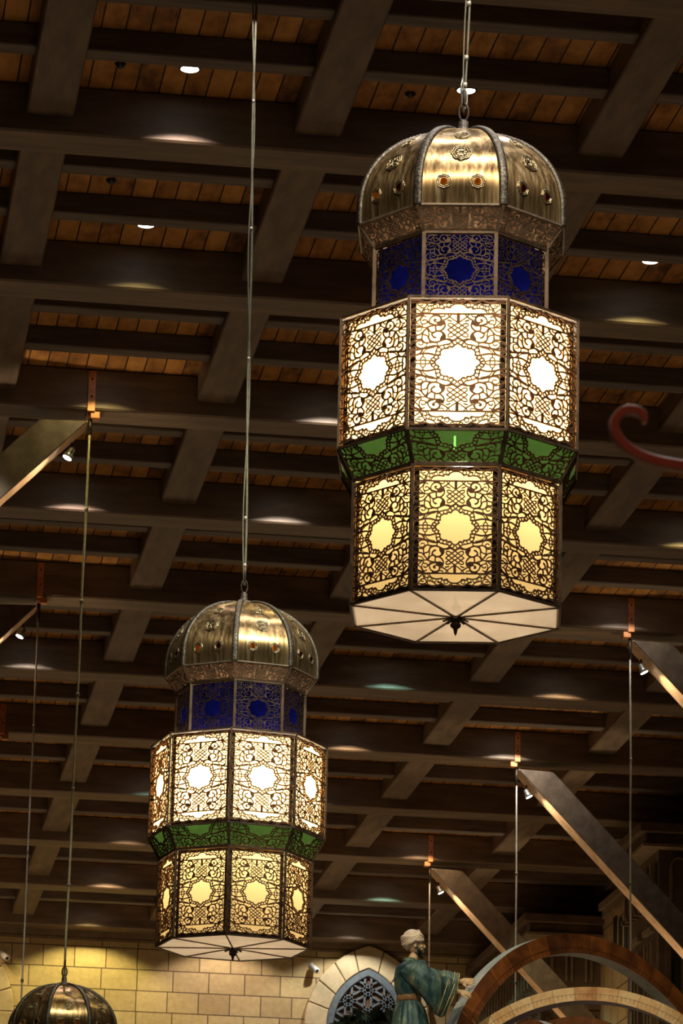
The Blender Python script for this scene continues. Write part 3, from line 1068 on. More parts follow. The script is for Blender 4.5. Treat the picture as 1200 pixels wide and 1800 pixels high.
def fret_mesh(name, hb, ht, B, T, vmin, vmax, mat, bands=True, thick=0.006, border=None, inset=0.02, flat_blobs=True, wscale=1.0):
    """B, T: (radius, z) of the bottom and top edge lines; hb, ht: half widths; v runs vmin..vmax"""
    H = Vector((0, -(T[0] - B[0]), T[1] - B[1]))
    nrm = Vector((0, -H.z, H.y)).normalized()
    if nrm.y > 0:
        nrm = -nrm

    def P(u, v, off=0.0):
        s = (v - vmin) / (vmax - vmin)
        hw = hb + (ht - hb) * s
        return Vector((u / 1125 * hw, -(B[0] + (T[0] - B[0]) * s), B[1] + (T[1] - B[1]) * s)) + nrm * off
    a = MB()

    def ribbon(pts, w):
        # clip to the v range and the panel
        run = []

        def flush():
            if len(run) < 2:
                return
            L = []
            Rr = []
            for i, p in enumerate(run):
                q0 = run[max(i - 1, 0)]
                q1 = run[min(i + 1, len(run) - 1)]
                tx, tz = q1[0] - q0[0], q1[1] - q0[1]
                l = math.hypot(tx, tz) or 1
                nx, nz = -tz / l * w / 2, tx / l * w / 2
                L.append((p[0] + nx, p[1] + nz))
                Rr.append((p[0] - nx, p[1] - nz))
            vs = []
            for l_, r_ in zip(L, Rr):
                vs += [P(*l_), P(*r_), P(*l_, -thick), P(*r_, -thick)]
            fs = []
            for i in range(len(L) - 1):
                b0 = i * 4
                b1 = b0 + 4
                fs += [(b0, b0 + 1, b1 + 1, b1), (b0, b1, b1 + 2, b0 + 2), (b0 + 1, b0 + 3, b1 + 3, b1 + 1)]
            a.add(vs, fs)
        for p in pts:
            if vmin <= p[1] <= vmax and abs(p[0]) <= 1125:
                run.append(p)
            else:
                if run:
                    flush()
                run = []
        flush()

    def disc(c, r, n=8):
        if not (vmin + 10 <= c[1] <= vmax - 10):
            return
        vs = [P(c[0] + r * math.cos(k * 2 * PI / n), c[1] + r * math.sin(k * 2 * PI / n)) for k in range(n)]
        a.add(vs, [tuple(range(n))])

    def dring(c, r, w, n=12):
        if not (vmin + 10 <= c[1] <= vmax - 10):
            return
        pts = [(c[0] + r * math.cos(k * 2 * PI / n), c[1] + r * math.sin(k * 2 * PI / n)) for k in range(n + 1)]
        ribbon(pts, w)
    st = STROKES + (BAND_STROKES if bands else [])
    dots = DOTS + (BAND_DOTS if bands else [])
    for sx_ in (1, -1):
        for sz in (1, -1):
            for w, pts in st:
                q = [(p[0] * sx_, p[1] * sz) for p in smooth_pts(pts)]
                ribbon(q, w * wscale)
                disc(q[0], w / 2 * wscale)
                disc(q[-1], w / 2 * wscale)
            for x, y in dots:
                if x == 1110 and sx_ < 0:
                    continue
                if y == 1632 and sz < 0:
                    continue
                dring(((1110 - x) * sx_, (1630 - y) * sz), 51, 24)
            for b_ in BLOBS:
                q = [(p[0] * sx_, p[1] * sz) for p in b_]
                if all(vmin <= p[1] <= vmax for p in q):
                    a.add([P(*p) for p in q], [tuple(range(len(q)))])
            for x, y, r in BLOB_DOTS:
                disc(((1110 - x) * sx_, (1630 - y) * sz), r, 10)
    if border:
        bu, bv = border
        o4 = [(-1125, vmin), (1125, vmin), (1125, vmax), (-1125, vmax)]
        i4 = [(-bu, -bv), (bu, -bv), (bu, bv), (-bu, bv)]
        vs = [P(*p, -inset + 0.003) for p in o4] + [P(*p, -inset + 0.003) for p in i4]
        a.mat = 1
        a.add(vs, [(i, (i + 1) % 4, 4 + (i + 1) % 4, 4 + i) for i in range(4)])
        a.mat = 0
    t_ = a.build(name, [mat, M['frame']])
    me = t_.data
    bpy.data.objects.remove(t_)
    g = MB()
    g.add([P(-1125, vmin, -inset), P(1125, vmin, -inset), P(1125, vmax, -inset), P(-1125, vmax, -inset)], [(0, 1, 2, 3)])
    return me, g


C8, S8 = math.cos(PI / 8), math.sin(PI / 8)
RL, RU, RD, RB = 0.590, 0.680, 0.498, 0.592
Z1, Z2, Z3, Z4, Z5 = 0.680, 0.842, 1.568, 1.985, 2.110
GAP = 0.010


def gmesh(g, name, mat):
    t_ = g.build(name, mat)
    me = t_.data
    bpy.data.objects.remove(t_)
    return me


fl_me, g = fret_mesh('fretwork_panel', RL * S8 - GAP, RL * S8 - GAP, (RL * C8, 0.012), (RL * C8, Z1 - 0.012), -1640, 1640, M['fret'], True, border=(985, 1530), wscale=1.12)
gl_me = gmesh(g, 'glass_pane', M['cream_glass'])
fu_me, g = fret_mesh('fretwork_panel', RU * S8 - GAP, RU * S8 - GAP, (RU * C8, Z2 + 0.012), (RU * C8, Z3 - 0.010), -1640, 1640, M['fret'], True, border=(985, 1520), inset=0.026, wscale=1.12)
gu_me = gmesh(g, 'glass_pane', M['cream_glass'])
fd_me, g = fret_mesh('fretwork_panel', RD * S8 - GAP, RD * S8 - GAP, (RD * C8, Z3 + 0.004), (RD * C8, Z4 - 0.006), -1240, 1240, M['drumfret'], False, inset=0.022, wscale=0.85)
gd_me = gmesh(g, 'glass_pane', M['blue_glass'])
fg_me, g = fret_mesh('fretwork_panel', RL * S8 - GAP * 0.8, RU * S8 - GAP, (RL * C8, Z1 + 0.010), (RU * C8, Z2 - 0.010), -880, 10, M['fret'], False, inset=0.012)
gg_me = gmesh(g, 'glass_pane', M['green_glass'])
fb_me, g = fret_mesh('fretwork_panel', RD * S8 - 0.006, RB * S8 - 0.006, (RD * C8, Z4 + 0.006), (RB * C8, Z5 - 0.006), 430, 1270, M['fretband'], False, inset=0.006, wscale=1.0)
gb_me = gmesh(g, 'backing_plate', M['copper'])


def octv(r, k, z):
    ang = (k + 0.5) * PI / 4
    return Vector((r * math.sin(ang), -r * math.cos(ang), z))


def rail_ring(a, r, z, w, h, dr=0.0):
    for k in range(8):
        p, q = octv(r + dr, k, z), octv(r + dr, k + 1, z)
        a.bar(p, q, w, h)


def lantern_meshes():
    D = {}

    def done(a, name, mats):
        t_ = a.build(name, mats)
        me = t_.data
        bpy.data.objects.remove(t_)
        D[name] = me
    a = MB()
    rail_ring(a, RL, 0.005, 0.013, 0.013)
    rail_ring(a, RL, Z1, 0.016, 0.018)
    for k in range(8):
        a.bar(octv(RL, k, 0), octv(RL, k, Z1), 0.015, 0.015)
    done(a, 'lower_frame', M['frame'])
    a = MB()
    rail_ring(a, RU, Z2, 0.015, 0.015)
    rail_ring(a, RU, Z3, 0.011, 0.010)
    for k in range(8):
        a.bar(octv(RU, k, Z2), octv(RU, k, Z3), 0.013, 0.013)
    done(a, 'upper_frame', M['frame'])
    a = MB()
    for k in range(8):
        a.bar(octv(RL, k, Z1), octv(RU, k, Z2), 0.020, 0.014)
    rail_ring(a, RU, Z2, 0.012, 0.012, 0.001)
    done(a, 'skirt_frame', M['frame'])
    a = MB()
    vs = [octv(RU - 0.004, k, Z3 - 0.004) for k in range(8)] + [octv(RD - 0.02, k, Z3 - 0.004) for k in range(8)]
    a.add(vs, [(k, (k + 1) % 8, 8 + (k + 1) % 8, 8 + k) for k in range(8)])
    done(a, 'shoulder_plate', M['base_glass'])
    a = MB()
    rail_ring(a, RD, Z4, 0.014, 0.014)
    for k in range(8):
        a.bar(octv(RD, k, Z3), octv(RD, k, Z4), 0.020, 0.020)
    done(a, 'drum_frame', M['frame'])
    a = MB()
    rail_ring(a, RB, Z5, 0.014, 0.010)
    for k in range(8):
        a.bar(octv(RD, k, Z4), octv(RB, k, Z5), 0.014, 0.012)
    # closing plate under the dome
    vs = [octv(RB - 0.005, k, Z5) for k in range(8)] + [octv(0.42, k, Z5) for k in range(8)]
    a.add(vs, [(k, (k + 1) % 8, 8 + (k + 1) % 8, 8 + k) for k in range(8)])
    done(a, 'band_frame', M['fretband'])
    # bottom glass
    a = MB()
    p, q = octv(RL - 0.006, 7, 0.004), octv(RL - 0.006, 0, 0.004)
    a.add([p, q, (0, 0, 0.004)], [(0, 1, 2)])
    done(a, 'base_pane', M['base_glass'])
    a = MB(); a.bar(octv(0.03, 0, 0.0), octv(RL - 0.005, 0, 0.0), 0.010, 0.008)
    done(a, 'base_spoke', M['frame'])
    a = MB(); a.smooth = True
    a.lathe([(0.045, 0.0), (0.05, -0.010), (0.035, -0.018), (0.022, -0.028), (0.03, -0.038), (0.026, -0.052), (0.012, -0.062), (0.008, -0.085), (0.001, -0.10)], 16)
    a.smooth = False
    for k in range(8):
        an = k * PI / 4
        a.bar((0.03 * math.cos(an), 0.03 * math.sin(an), -0.008), (0.068 * math.cos(an), 0.068 * math.sin(an), -0.022), 0.022, 0.005)
    done(a, 'finial', M['darkmetal'])
    # dome
    th0 = -math.asin((0.08 / 0.52) ** 1.08)

    def prof(th):
        # squarish-shouldered dome profile
        r = 0.590 * (max(0.0, math.cos(th)) ** 1.0 if th > 0 else 1.0)
        h = 0.08 + 0.52 * math.copysign(abs(math.sin(th)) ** 0.93, th)
        return r, h

    def surf(th, az, extra=0.0):
        R, h = prof(th)
        s = min(1, max(0, h / 0.16))
        s = s * s * (3 - 2 * s)
        octr = C8 / math.cos(az)
        lobe = octr * (1 + 0.022 * math.cos(az * 4) ** 1)
        R = R * (octr * (1 - s) + lobe * s) + extra
        return Vector((R * math.sin(az), -R * math.cos(az), Z5 + h))
    a = MB(); a.smooth = True
    nu, nv = 12, 22
    vs = []
    for j in range(nv + 1):
        th = th0 + (PI / 2 * 0.985 - th0) * j / nv
        for i in range(nu + 1):
            az = -PI / 8 + PI / 4 * i / nu
            vs.append(surf(th, az))
    a.add(vs, [(j * (nu + 1) + i, j * (nu + 1) + i + 1, (j + 1) * (nu + 1) + i + 1, (j + 1) * (nu + 1) + i) for j in range(nv) for i in range(nu)])
    done(a, 'dome_gore', M['dome'])
    a = MB(); a.smooth = True
    prev = None
    n = 90
    sec = []
    for j in range(n + 1):
        th = th0 + (PI / 2 * 0.97 - th0) * j / n
        R, h = prof(th)
        wd = 0.023 * min(1, 0.25 + R / 0.3)
        bead = 0.004 * (1 if j % 2 else 0)
        rr = [(-wd, -0.004), (-wd, 0.008), (-wd * 0.5, 0.012 + bead), (0, 0.010 + bead * 1.5), (wd * 0.5, 0.012 + bead), (wd, 0.008), (wd, -0.004)]
        az = PI / 8
        nr = Vector((math.cos(th) * 0.52, 0, math.sin(th) * 0.6)).normalized()
        for (sx_, off) in rr:
            rad = R + nr.x * off
            z = Z5 + h + nr.z * off
            c = Vector((rad * math.sin(az), -rad * math.cos(az), z)) + Vector((math.cos(az), math.sin(az), 0)) * sx_
            sec.append(c)
    a.add(sec, [(j * 7 + i, j * 7 + i + 1, (j + 1) * 7 + i + 1, (j + 1) * 7 + i) for j in range(n) for i in range(6)])
    done(a, 'dome_rib', M['rib'])

    # rosettes in a tangent frame (local z = outward)
    def ros(r, hole, name, cmat):
        a = MB(); a.smooth = True
        n = 64
        for (rad, rr_) in ((r, r * 0.075), (r * 0.76, r * 0.065)):
            pts = [((rad * (1 + 0.11 * abs(math.cos(4 * t)) - 0.05)) * math.cos(t), (rad * (1 + 0.11 * abs(math.cos(4 * t)) - 0.05)) * math.sin(t), 0.004) for t in [2 * PI * k / n for k in range(n)]]
            pts = [(p[0], p[1], 0.001) for p in pts]
            a.tube(pts, rr_, 6, closed=True)
        if not hole:
            for k in range(8):
                t = k * PI / 4
                a.tube([(0.1 * r * math.cos(t), 0.1 * r * math.sin(t), 0.004), (r * 0.5 * math.cos(t), r * 0.5 * math.sin(t), 0.005), (r * 0.62 * math.cos(t + 0.3), r * 0.62 * math.sin(t + 0.3), 0.003)], r * 0.06, 5)
        a.smooth = False
        a.mat = 1
        n = 16
        a.add([(r * (0.52 if k % 2 else 0.44) * math.cos(k * 2 * PI / n), r * (0.52 if k % 2 else 0.44) * math.sin(k * 2 * PI / n), 0.0065 if hole else 0.003) for k in range(n)], [tuple(range(n))])
        done(a, name, [M['rosette'], cmat])
    ros(0.037, True, 'rosette_amber', M['amber_glass'])
    ros(0.037, True, 'rosette_red', M['red_glass'])
    ros(0.050, False, 'rosette_mid', M['rosette'])
    ros(0.038, False, 'rosette_top', M['rosette'])
    D['_surf'] = surf
    a = MB(); a.smooth = True
    zt = Z5 + 0.585
    a.lathe([(0.10, zt), (0.10, zt + 0.018), (0.06, zt + 0.034), (0.03, zt + 0.045), (0.026, zt + 0.10), (0.012, zt + 0.11)], 18)
    done(a, 'dome_cap', M['rib'])
    a = MB(); a.smooth = True
    zc = zt + 0.155
    pts = [(0.026 * math.cos(t), 0, zc + 0.052 * math.sin(t)) for t in [2 * PI * k / 20 for k in range(20)]]
    a.tube(pts, 0.008, 8, closed=True)
    pts = [(0, 0.020 * math.cos(t), zc + 0.082 + 0.045 * math.sin(t)) for t in [2 * PI * k / 20 for k in range(20)]]
    a.tube(pts, 0.006, 8, closed=True)
    done(a, 'shackle', M['darkmetal'])
    return D


LM = lantern_meshes()


def lantern(loc, rotz, label, energy, tube_on=False):
    t = thing('hanging_lantern', label, 'lantern', loc, rotz, 'giant fretwork lanterns with brass domes')
    for k in range(8):
        r = (0, 0, k * PI / 4)
        for fm, gm, lab, gname in ((fl_me, gl_me, None, 'glass_pane'), (fu_me, gu_me, None, 'glass_pane'), (fd_me, gd_me, 'blue', 'glass_pane'), (fg_me, gg_me, 'green', 'glass_pane'), (fb_me, gb_me, None, 'backing_plate')):
            p = inst('fretwork_panel', fm, t, rot=r)
            q = inst(gname, gm, p)
            if lab:
                q['label'] = 'cobalt blue glass pane' if lab == 'blue' else 'green glass pane'
        p = inst('dome_gore', LM['dome_gore'], t, rot=r)
        inst('dome_rib', LM['dome_rib'], t, rot=r)
        inst('base_pane', LM['base_pane'], t, rot=r)
        inst('base_spoke', LM['base_spoke'], t, rot=r)
        sf = LM['_surf']
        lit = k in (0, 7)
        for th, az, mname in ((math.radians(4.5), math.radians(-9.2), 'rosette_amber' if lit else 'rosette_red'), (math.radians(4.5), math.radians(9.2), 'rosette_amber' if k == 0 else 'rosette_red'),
                              (math.radians(24), 0, 'rosette_mid'), (math.radians(43), 0, 'rosette_top')):
            e = 1e-3
            c = sf(th, az)
            n_ = (sf(th + e, az) - sf(th - e, az)).cross(sf(th, az + e) - sf(th, az - e)).normalized()
            if n_.dot(Vector((0, -1, 0.2))) < 0:
                n_ = -n_
            q = inst('rosette', LM[mname], p, c + n_ * 0.0015)
            q.rotation_euler = n_.to_track_quat('Z', 'Y').to_euler()
    for nm in ('lower_frame', 'upper_frame', 'skirt_frame', 'drum_frame', 'band_frame', 'shoulder_plate', 'finial', 'dome_cap', 'shackle'):
        inst(nm, LM[nm], t)
    if tube_on:
        a = MB(); a.smooth = True
        a.tube([(-0.012, -0.40, 0.80), (-0.012, -0.40, 0.875)], 0.006, 8)
        a.build('lamp_tube', M['tube'], t)
    l = bpy.data.lights.new('lantern_bulb', 'POINT')
    l.energy = energy
    l.color = (1.0, 0.86, 0.64)
    l.shadow_soft_size = 0.05
    o = bpy.data.objects.new('lantern_bulb', l)
    COL.objects.link(o)
    o.parent = t
    o.location = (0, 0, 1.20)
    return t


LA = (3.3317, 19.7205, 5.204)
LB = (3.3009, 29.4657, 5.073)
LC = (L3.x, L3.y, 6.62 - 2.70)
lantern(LA, -0.1844, 'largest and nearest lit octagonal fretwork lantern, hanging in the upper right of the photo', 85, True)
lantern(LB, 0.1862, 'smaller lit octagonal fretwork lantern hanging lower left, in front of the stone wall', 85)
lantern(LC, 0.05, 'farthest lantern, only its brass dome rising at the bottom left corner', 60)


def cable(name, label, bot, top, specs, ties, cat='cable'):
    t = thing(name, label, cat, bot)
    bot = Vector(bot)
    top = Vector(top)
    for nm, rad, mat, bow, off in specs:
        pts = []
        n = 40
        for i in range(n + 1):
            f = i / n
            p = bot.lerp(top, f) - bot
            p.x += off * math.sin(f * PI * 5.0) * bow + off * 0.3
            p.y += off * 0.3
            pts.append(p)
        a = MB(); a.smooth = True; a.tube(pts, rad, 8)
        a.build(nm, mat, t)
    a = MB(); a.smooth = True
    for f in ties:
        p = bot.lerp(top, f) - bot
        a.tube([p - Vector((0, 0, 0.012)), p + Vector((0, 0, 0.012))], 0.013, 10)
    a.build('cable_tie', M['wire'], t)
    return t


cable('suspension_cable', 'steel rod and cord holding up the largest lantern', (LA[0], LA[1], LA[2] + 2.85), (LA[0] + 0.16, LA[1], 13.42),
      (('rod', 0.0065, M['cord'], 1, 0.004), ('cord', 0.0045, M['cord'], 1, -0.014)), (0.03, 0.06, 0.12, 0.2))
cable('suspension_cable', 'twin cords holding up the smaller lit lantern', (LB[0], LB[1], LB[2] + 2.86), (LB[0] - 0.065, LB[1], 13.42),
      (('rod', 0.010, M['cord'], 1, 0.006), ('cord', 0.006, M['cord'], 1.0, -0.016)), (0.03, 0.10, 0.34, 0.54, 0.74, 0.95))
# turnbuckle above the largest lantern
a = MB(); a.smooth = True
zz = LA[2] + 2.93
pts = [(0.014 * math.cos(q), 0, 0.06 * math.sin(q)) for q in [2 * PI * k / 16 for k in range(16)]]
a.tube(pts, 0.005, 6, closed=True)
a.tube([(-0.016, 0, -0.05), (-0.020, 0, 0.08), (-0.008, 0, 0.14)], 0.006, 6)
tag(a.build('cable_clamp', M['steel'], loc=(LA[0] + 0.004, LA[1], zz)), 'steel cable clamp just above the dome of the largest lantern', 'clamp')

# ------------------------------------------------------------------ statue
def statue():
    ST = 0.981
    t = thing('statue', 'painted statue in cream turban and teal robe, arms reaching to the big ring', 'statue', (6.50, 40.95, 7.325 - 1.865 * ST))
    t.scale = (ST, ST, ST)
    # body: overlapping forms fused into one surface by a voxel remesh
    a = MB(); a.smooth = True

    def limb(pts, rs, n=12):
        # densify
        P = [Vector(p) for p in pts]
        a.tube(P, rs, n)
        for p, r in zip(P, rs):
            a.ball(p, r, nu=12, nv=8)
    limb([(-0.02, 0, 0.92), (-0.03, 0, 1.05), (-0.045, 0, 1.22), (-0.05, 0, 1.38), (-0.035, 0, 1.47)], [0.11, 0.095, 0.10, 0.105, 0.075])
    a.ball((-0.045, 0, 1.35), (0.09, 0.165, 0.13))
    limb([(-0.02, 0, 1.46), (0.02, 0, 1.58)], [0.058, 0.052])
    # legs
    for s in (-1, 1):
        limb([(-0.02, s * 0.09, 0.92), (0.0, s * 0.10, 0.50), (-0.02, s * 0.10, 0.09)], [0.085, 0.055, 0.035])
        a.ball((0.05, s * 0.10, 0.035), (0.12, 0.042, 0.035))
    # head, facing +x
    a.ball((0.035, 0, 1.725), (0.088, 0.072, 0.10), nu=20, nv=14)
    a.ball((0.075, 0, 1.655), (0.062, 0.052, 0.05), nu=14, nv=10)      # jaw
    a.ball((0.105, 0, 1.755), (0.026, 0.052, 0.02))                    # brow
    a.tube([(0.112, 0, 1.745), (0.140, 0, 1.712), (0.146, 0, 1.696), (0.118, 0, 1.690)], [0.010, 0.012, 0.014, 0.012], 8)
    for s in (-1, 1):
        a.ball((0.128, s * 0.012, 1.695), (0.012, 0.010, 0.010))
        a.ball((0.098, s * 0.040, 1.700), (0.024, 0.02, 0.022))          # cheek
        a.ball((0.025, s * 0.074, 1.705), (0.020, 0.010, 0.032))         # ear
    a.ball((0.120, 0, 1.668), (0.014, 0.024, 0.007))
    a.ball((0.118, 0, 1.655), (0.014, 0.022, 0.008))
    # arms: near (right) arm = -y side
    near = [(-0.045, -0.165, 1.41), (0.20, -0.21, 1.23), (0.50, -0.135, 1.208)]
    far = [(-0.045, 0.165, 1.41), (0.26, 0.22, 1.40), (0.56, 0.14, 1.365)]
    limb(near, [0.050, 0.042, 0.028])
    limb(far, [0.050, 0.042, 0.028])

    def hand(w, d, upv, thumb, curl, spread):
        d = Vector(d).normalized()
        upv = Vector(upv)
        side = d.cross(upv).normalized()         # across the palm
        pn = side.cross(d).normalized()          # back of the hand
        w = Vector(w)
        R = Matrix((d, side, pn)).transposed()
        a.ball(w + d * 0.045, (0.055, 0.042, 0.018), R, 14, 10)
        a.ball(w + d * 0.01, (0.04, 0.028, 0.021), R, 12, 8)
        lens = [0.072, 0.080, 0.074, 0.058]
        for i, L in enumerate(lens):
            o = (i - 1.5) * 0.020
            p = w + d * 0.082 + side * o
            dd = (d + side * spread * (i - 1.5)).normalized()
            pts = [p]
            ang = 0.15
            for seg in range(3):
                ang += curl
                v = (dd * math.cos(ang) - pn * math.sin(ang))
                pts.append(pts[-1] + v * L * (0.45, 0.32, 0.23)[seg])
            a.tube([p - dd * 0.02] + pts, [0.0095, 0.0095, 0.0088, 0.0080, 0.0068], 8)
            a.ball(pts[-1], 0.0068, nu=8, nv=6)
        tp = w + d * 0.018 + side * (0.032 * thumb)
        pts = [tp, tp + d * 0.028 + side * thumb * 0.028 + pn * 0.004, tp + d * 0.058 + side * thumb * 0.038, tp + d * 0.080 + side * thumb * 0.040]
        a.tube(pts, [0.013, 0.0115, 0.0098, 0.0075], 8)
        a.ball(pts[-1], 0.0075, nu=8, nv=6)
    hand((0.515, -0.135, 1.205), (1, 0.05, -0.16), (0.15, -0.85, 0.6), 1, 0.26, 0.06)
    hand((0.575, 0.135, 1.366), (1, -0.05, 0.02), (0.0, -1, 0.15), 1, 0.16, 0.07)
    body = a.build('body', M['skin'], t)
    rm = body.modifiers.new('fuse', 'REMESH')
    rm.mode = 'VOXEL'
    rm.voxel_size = 0.0055
    rm.use_smooth_shade = True
    sm = body.modifiers.new('soften', 'SMOOTH')
    sm.iterations = 2
    # eyes
    for s in (-1, 1):
        a = MB(); a.smooth = True; a.ball((0.112, s * 0.030, 1.728), (0.010, 0.014, 0.008), nu=10, nv=8)
        a.build('eye', M['eye'], t)
        a = MB(); a.smooth = True
        a.tube([(0.128, s * 0.010, 1.752), (0.122, s * 0.035, 1.757), (0.10, s * 0.055, 1.748)], [0.006, 0.008, 0.004], 6)
        a.build('eyebrow', M['beard'], t)
    # beard
    a = MB(); a.smooth = True
    a.ball((0.080, 0, 1.630), (0.060, 0.054, 0.034), nu=18, nv=12)
    a.ball((0.108, 0, 1.612), (0.030, 0.030, 0.040), nu=16, nv=10)
    for s in (-1, 1):
        a.tube([(0.045, s * 0.072, 1.715), (0.058, s * 0.070, 1.670), (0.085, s * 0.055, 1.635)], [0.010, 0.017, 0.024], 8)
        a.tube([(0.134, s * 0.006, 1.682), (0.126, s * 0.026, 1.672), (0.108, s * 0.042, 1.650)], [0.006, 0.008, 0.008], 6)
    a.build('beard', M['beard'], t)
    # turban: wound bands
    a = MB(); a.smooth = True
    Rt = Matrix.Rotation(math.radians(-28), 3, 'Y')
    a.ball((0.005, 0, 1.775), (0.112, 0.105, 0.112), Rt, 28, 18)
    for i in range(8):
        f = i / 7
        ang = math.radians(-58 + 60 * f)
        Rr = Matrix.Rotation(ang, 3, 'Y')
        c = Vector((0.005, 0, 1.772))
        rx, ry = 0.113 + 0.004 * math.sin(i * 2.1), 0.107
        pts = [c + Rr @ Vector((rx * math.cos(q), ry * math.sin(q), 0.020 * math.sin(2 * q + i))) for q in [2 * PI * k / 28 for k in range(28)]]
        a.tube(pts, 0.016, 7, closed=True)
    a.build('turban', M['turban'], t)

    # robe: lofted rings with folds
    def loft(name, rings, mat, n=40, fold=None, cap=False, parent=t, solid=0.012):
        a = MB(); a.smooth = True
        vs = []
        for j, (c, R_, rx, ry) in enumerate(rings):
            c = Vector(c)
            for k in range(n):
                q = 2 * PI * k / n
                m_ = 1 + (fold(j / (len(rings) - 1), q) if fold else 0)
                v = Vector((rx * math.cos(q) * m_, ry * math.sin(q) * m_, 0))
                vs.append(R_ @ v + c)
        fs = [(j * n + k, j * n + (k + 1) % n, (j + 1) * n + (k + 1) % n, (j + 1) * n + k) for j in range(len(rings) - 1) for k in range(n)]
        a.add(vs, fs)
        o = a.build(name, mat, parent)
        sd = o.modifiers.new('cloth', 'SOLIDIFY')
        sd.thickness = solid
        sd.offset = 0
        return o
    I = Matrix.Identity(3)

    def lerp_rings(keys, m=5):
        out = []
        for (c0, r0, a0, b0), (c1, r1, a1, b1) in zip(keys[:-1], keys[1:]):
            for i in range(m):
                f = i / m
                f2 = f
                q0, q1 = r0.to_quaternion(), r1.to_quaternion()
                out.append((Vector(c0).lerp(Vector(c1), f2), q0.slerp(q1, f2).to_matrix(), a0 + (a1 - a0) * f2, b0 + (b1 - b0) * f2))
        out.append(keys[-1])
        return out
    tor = lerp_rings([((-0.01, 0, 1.535), I, 0.066, 0.070), ((-0.02, 0, 1.505), I, 0.082, 0.115), ((-0.035, 0, 1.47), I, 0.120, 0.215), ((-0.045, 0, 1.36), I, 0.135, 0.215),
                      ((-0.035, 0, 1.22), I, 0.130, 0.185), ((-0.02, 0, 1.12), I, 0.112, 0.155)], 4)
    robe = loft('robe_bodice', tor, M['robe'], 48, lambda f, q: 0.035 * math.sin(9 * q + 5 * f) * min(1, f * 2) + 0.02 * math.sin(17 * q - 8 * f))
    sk = lerp_rings([((-0.02, 0, 1.115), I, 0.110, 0.150), ((-0.01, 0, 1.0), I, 0.165, 0.20), ((0.0, 0, 0.75), I, 0.215, 0.245), ((0.0, 0, 0.4), I, 0.25, 0.28), ((0, 0, 0.05), I, 0.28, 0.31)], 5)
    loft('robe_skirt', sk, M['robe'], 72, lambda f, q: 0.05 * f ** 0.5 * math.sin(14 * q + 0.8 * math.sin(3 * q)) + 0.015 * math.sin(23 * q))
    sash = [((-0.02, 0, 1.155), I, 0.122, 0.165), ((-0.02, 0, 1.135), I, 0.128, 0.172), ((-0.02, 0, 1.10), I, 0.127, 0.170), ((-0.02, 0, 1.085), I, 0.120, 0.162)]
    loft('sash', sash, M['sash'], 40, lambda f, q: 0.01 * math.sin(20 * f + 3 * q))
    col_ = [((-0.02, 0, 1.565), I, 0.060, 0.062), ((-0.02, 0, 1.545), I, 0.070, 0.075), ((-0.02, 0, 1.52), I, 0.074, 0.085)]
    loft('collar', col_, M['robe'], 30)

    def RY(deg):
        # ring plane normal turned in the x-z plane: local x stays vertical-ish
        return Matrix.Rotation(math.radians(deg), 3, 'Y')
    # near sleeve: local x of each ring is its tall axis
    ns = lerp_rings([((-0.07, -0.14, 1.445), RY(-35), 0.10, 0.115), ((-0.03, -0.19, 1.42), RY(-55), 0.125, 0.10), ((0.04, -0.22, 1.36), RY(-66), 0.145, 0.10), ((0.13, -0.24, 1.27), RY(-76), 0.165, 0.10),
                     ((0.25, -0.22, 1.175), RY(-76), 0.195, 0.09), ((0.33, -0.18, 1.125), RY(-72), 0.195, 0.08), ((0.39, -0.15, 1.095), RY(-67), 0.185, 0.065), ((0.42, -0.14, 1.10), RY(-66), 0.170, 0.055)], 5)
    loft('sleeve', ns, M['robe'], 48, lambda f, q: 0.085 * math.sin(f * 30 + 2.4 * math.sin(q)) * (0.55 + 0.45 * math.cos(q + 0.4)) + 0.05 * math.sin(4 * q + 12 * f) + 0.025 * math.sin(9 * q - 14 * f))
    fs_ = lerp_rings([((-0.06, 0.14, 1.45), RY(-40), 0.10, 0.115), ((0.02, 0.19, 1.445), RY(-75), 0.105, 0.095), ((0.14, 0.22, 1.42), RY(-80), 0.098, 0.085), ((0.26, 0.22, 1.405), RY(-80), 0.095, 0.08),
                      ((0.40, 0.19, 1.375), RY(-80), 0.102, 0.075), ((0.50, 0.16, 1.350), RY(-78), 0.108, 0.065), ((0.53, 0.15, 1.345), RY(-78), 0.10, 0.06)], 5)
    loft('sleeve', fs_, M['robe'], 48, lambda f, q: 0.09 * math.sin(f * 30 + 1.5 * math.sin(q)) * (0.6 + 0.4 * math.cos(q)))

    def cuffline(rings, idx, off):
        c, R_, rx, ry = rings[idx]
        a = MB(); a.smooth = True
        pts = [Vector(c) + R_ @ Vector(((rx + off) * math.cos(q), (ry + off) * math.sin(q), 0)) for q in [2 * PI * k / 30 for k in range(30)]]
        a.tube(pts, 0.006, 6, closed=True)
        return a
    for rings in (ns, fs_):
        for idx in (-1, -7, -12):
            cuffline(rings, idx, 0.010).build('gold_braid', M['goldline'], t)
    return t


statue()
a = MB(); a.smooth = False
a.lathe([(0.40, -1.6), (0.40, -1.3), (0.32, -1.1), (0.30, 5.2), (0.34, 5.30), (0.34, 5.50)], 24)
tag(a.build('statue_pedestal', M['carved'], loc=(6.47, 40.95, 0)), 'round pedestal under the turbaned statue, below the photo', 'pedestal')

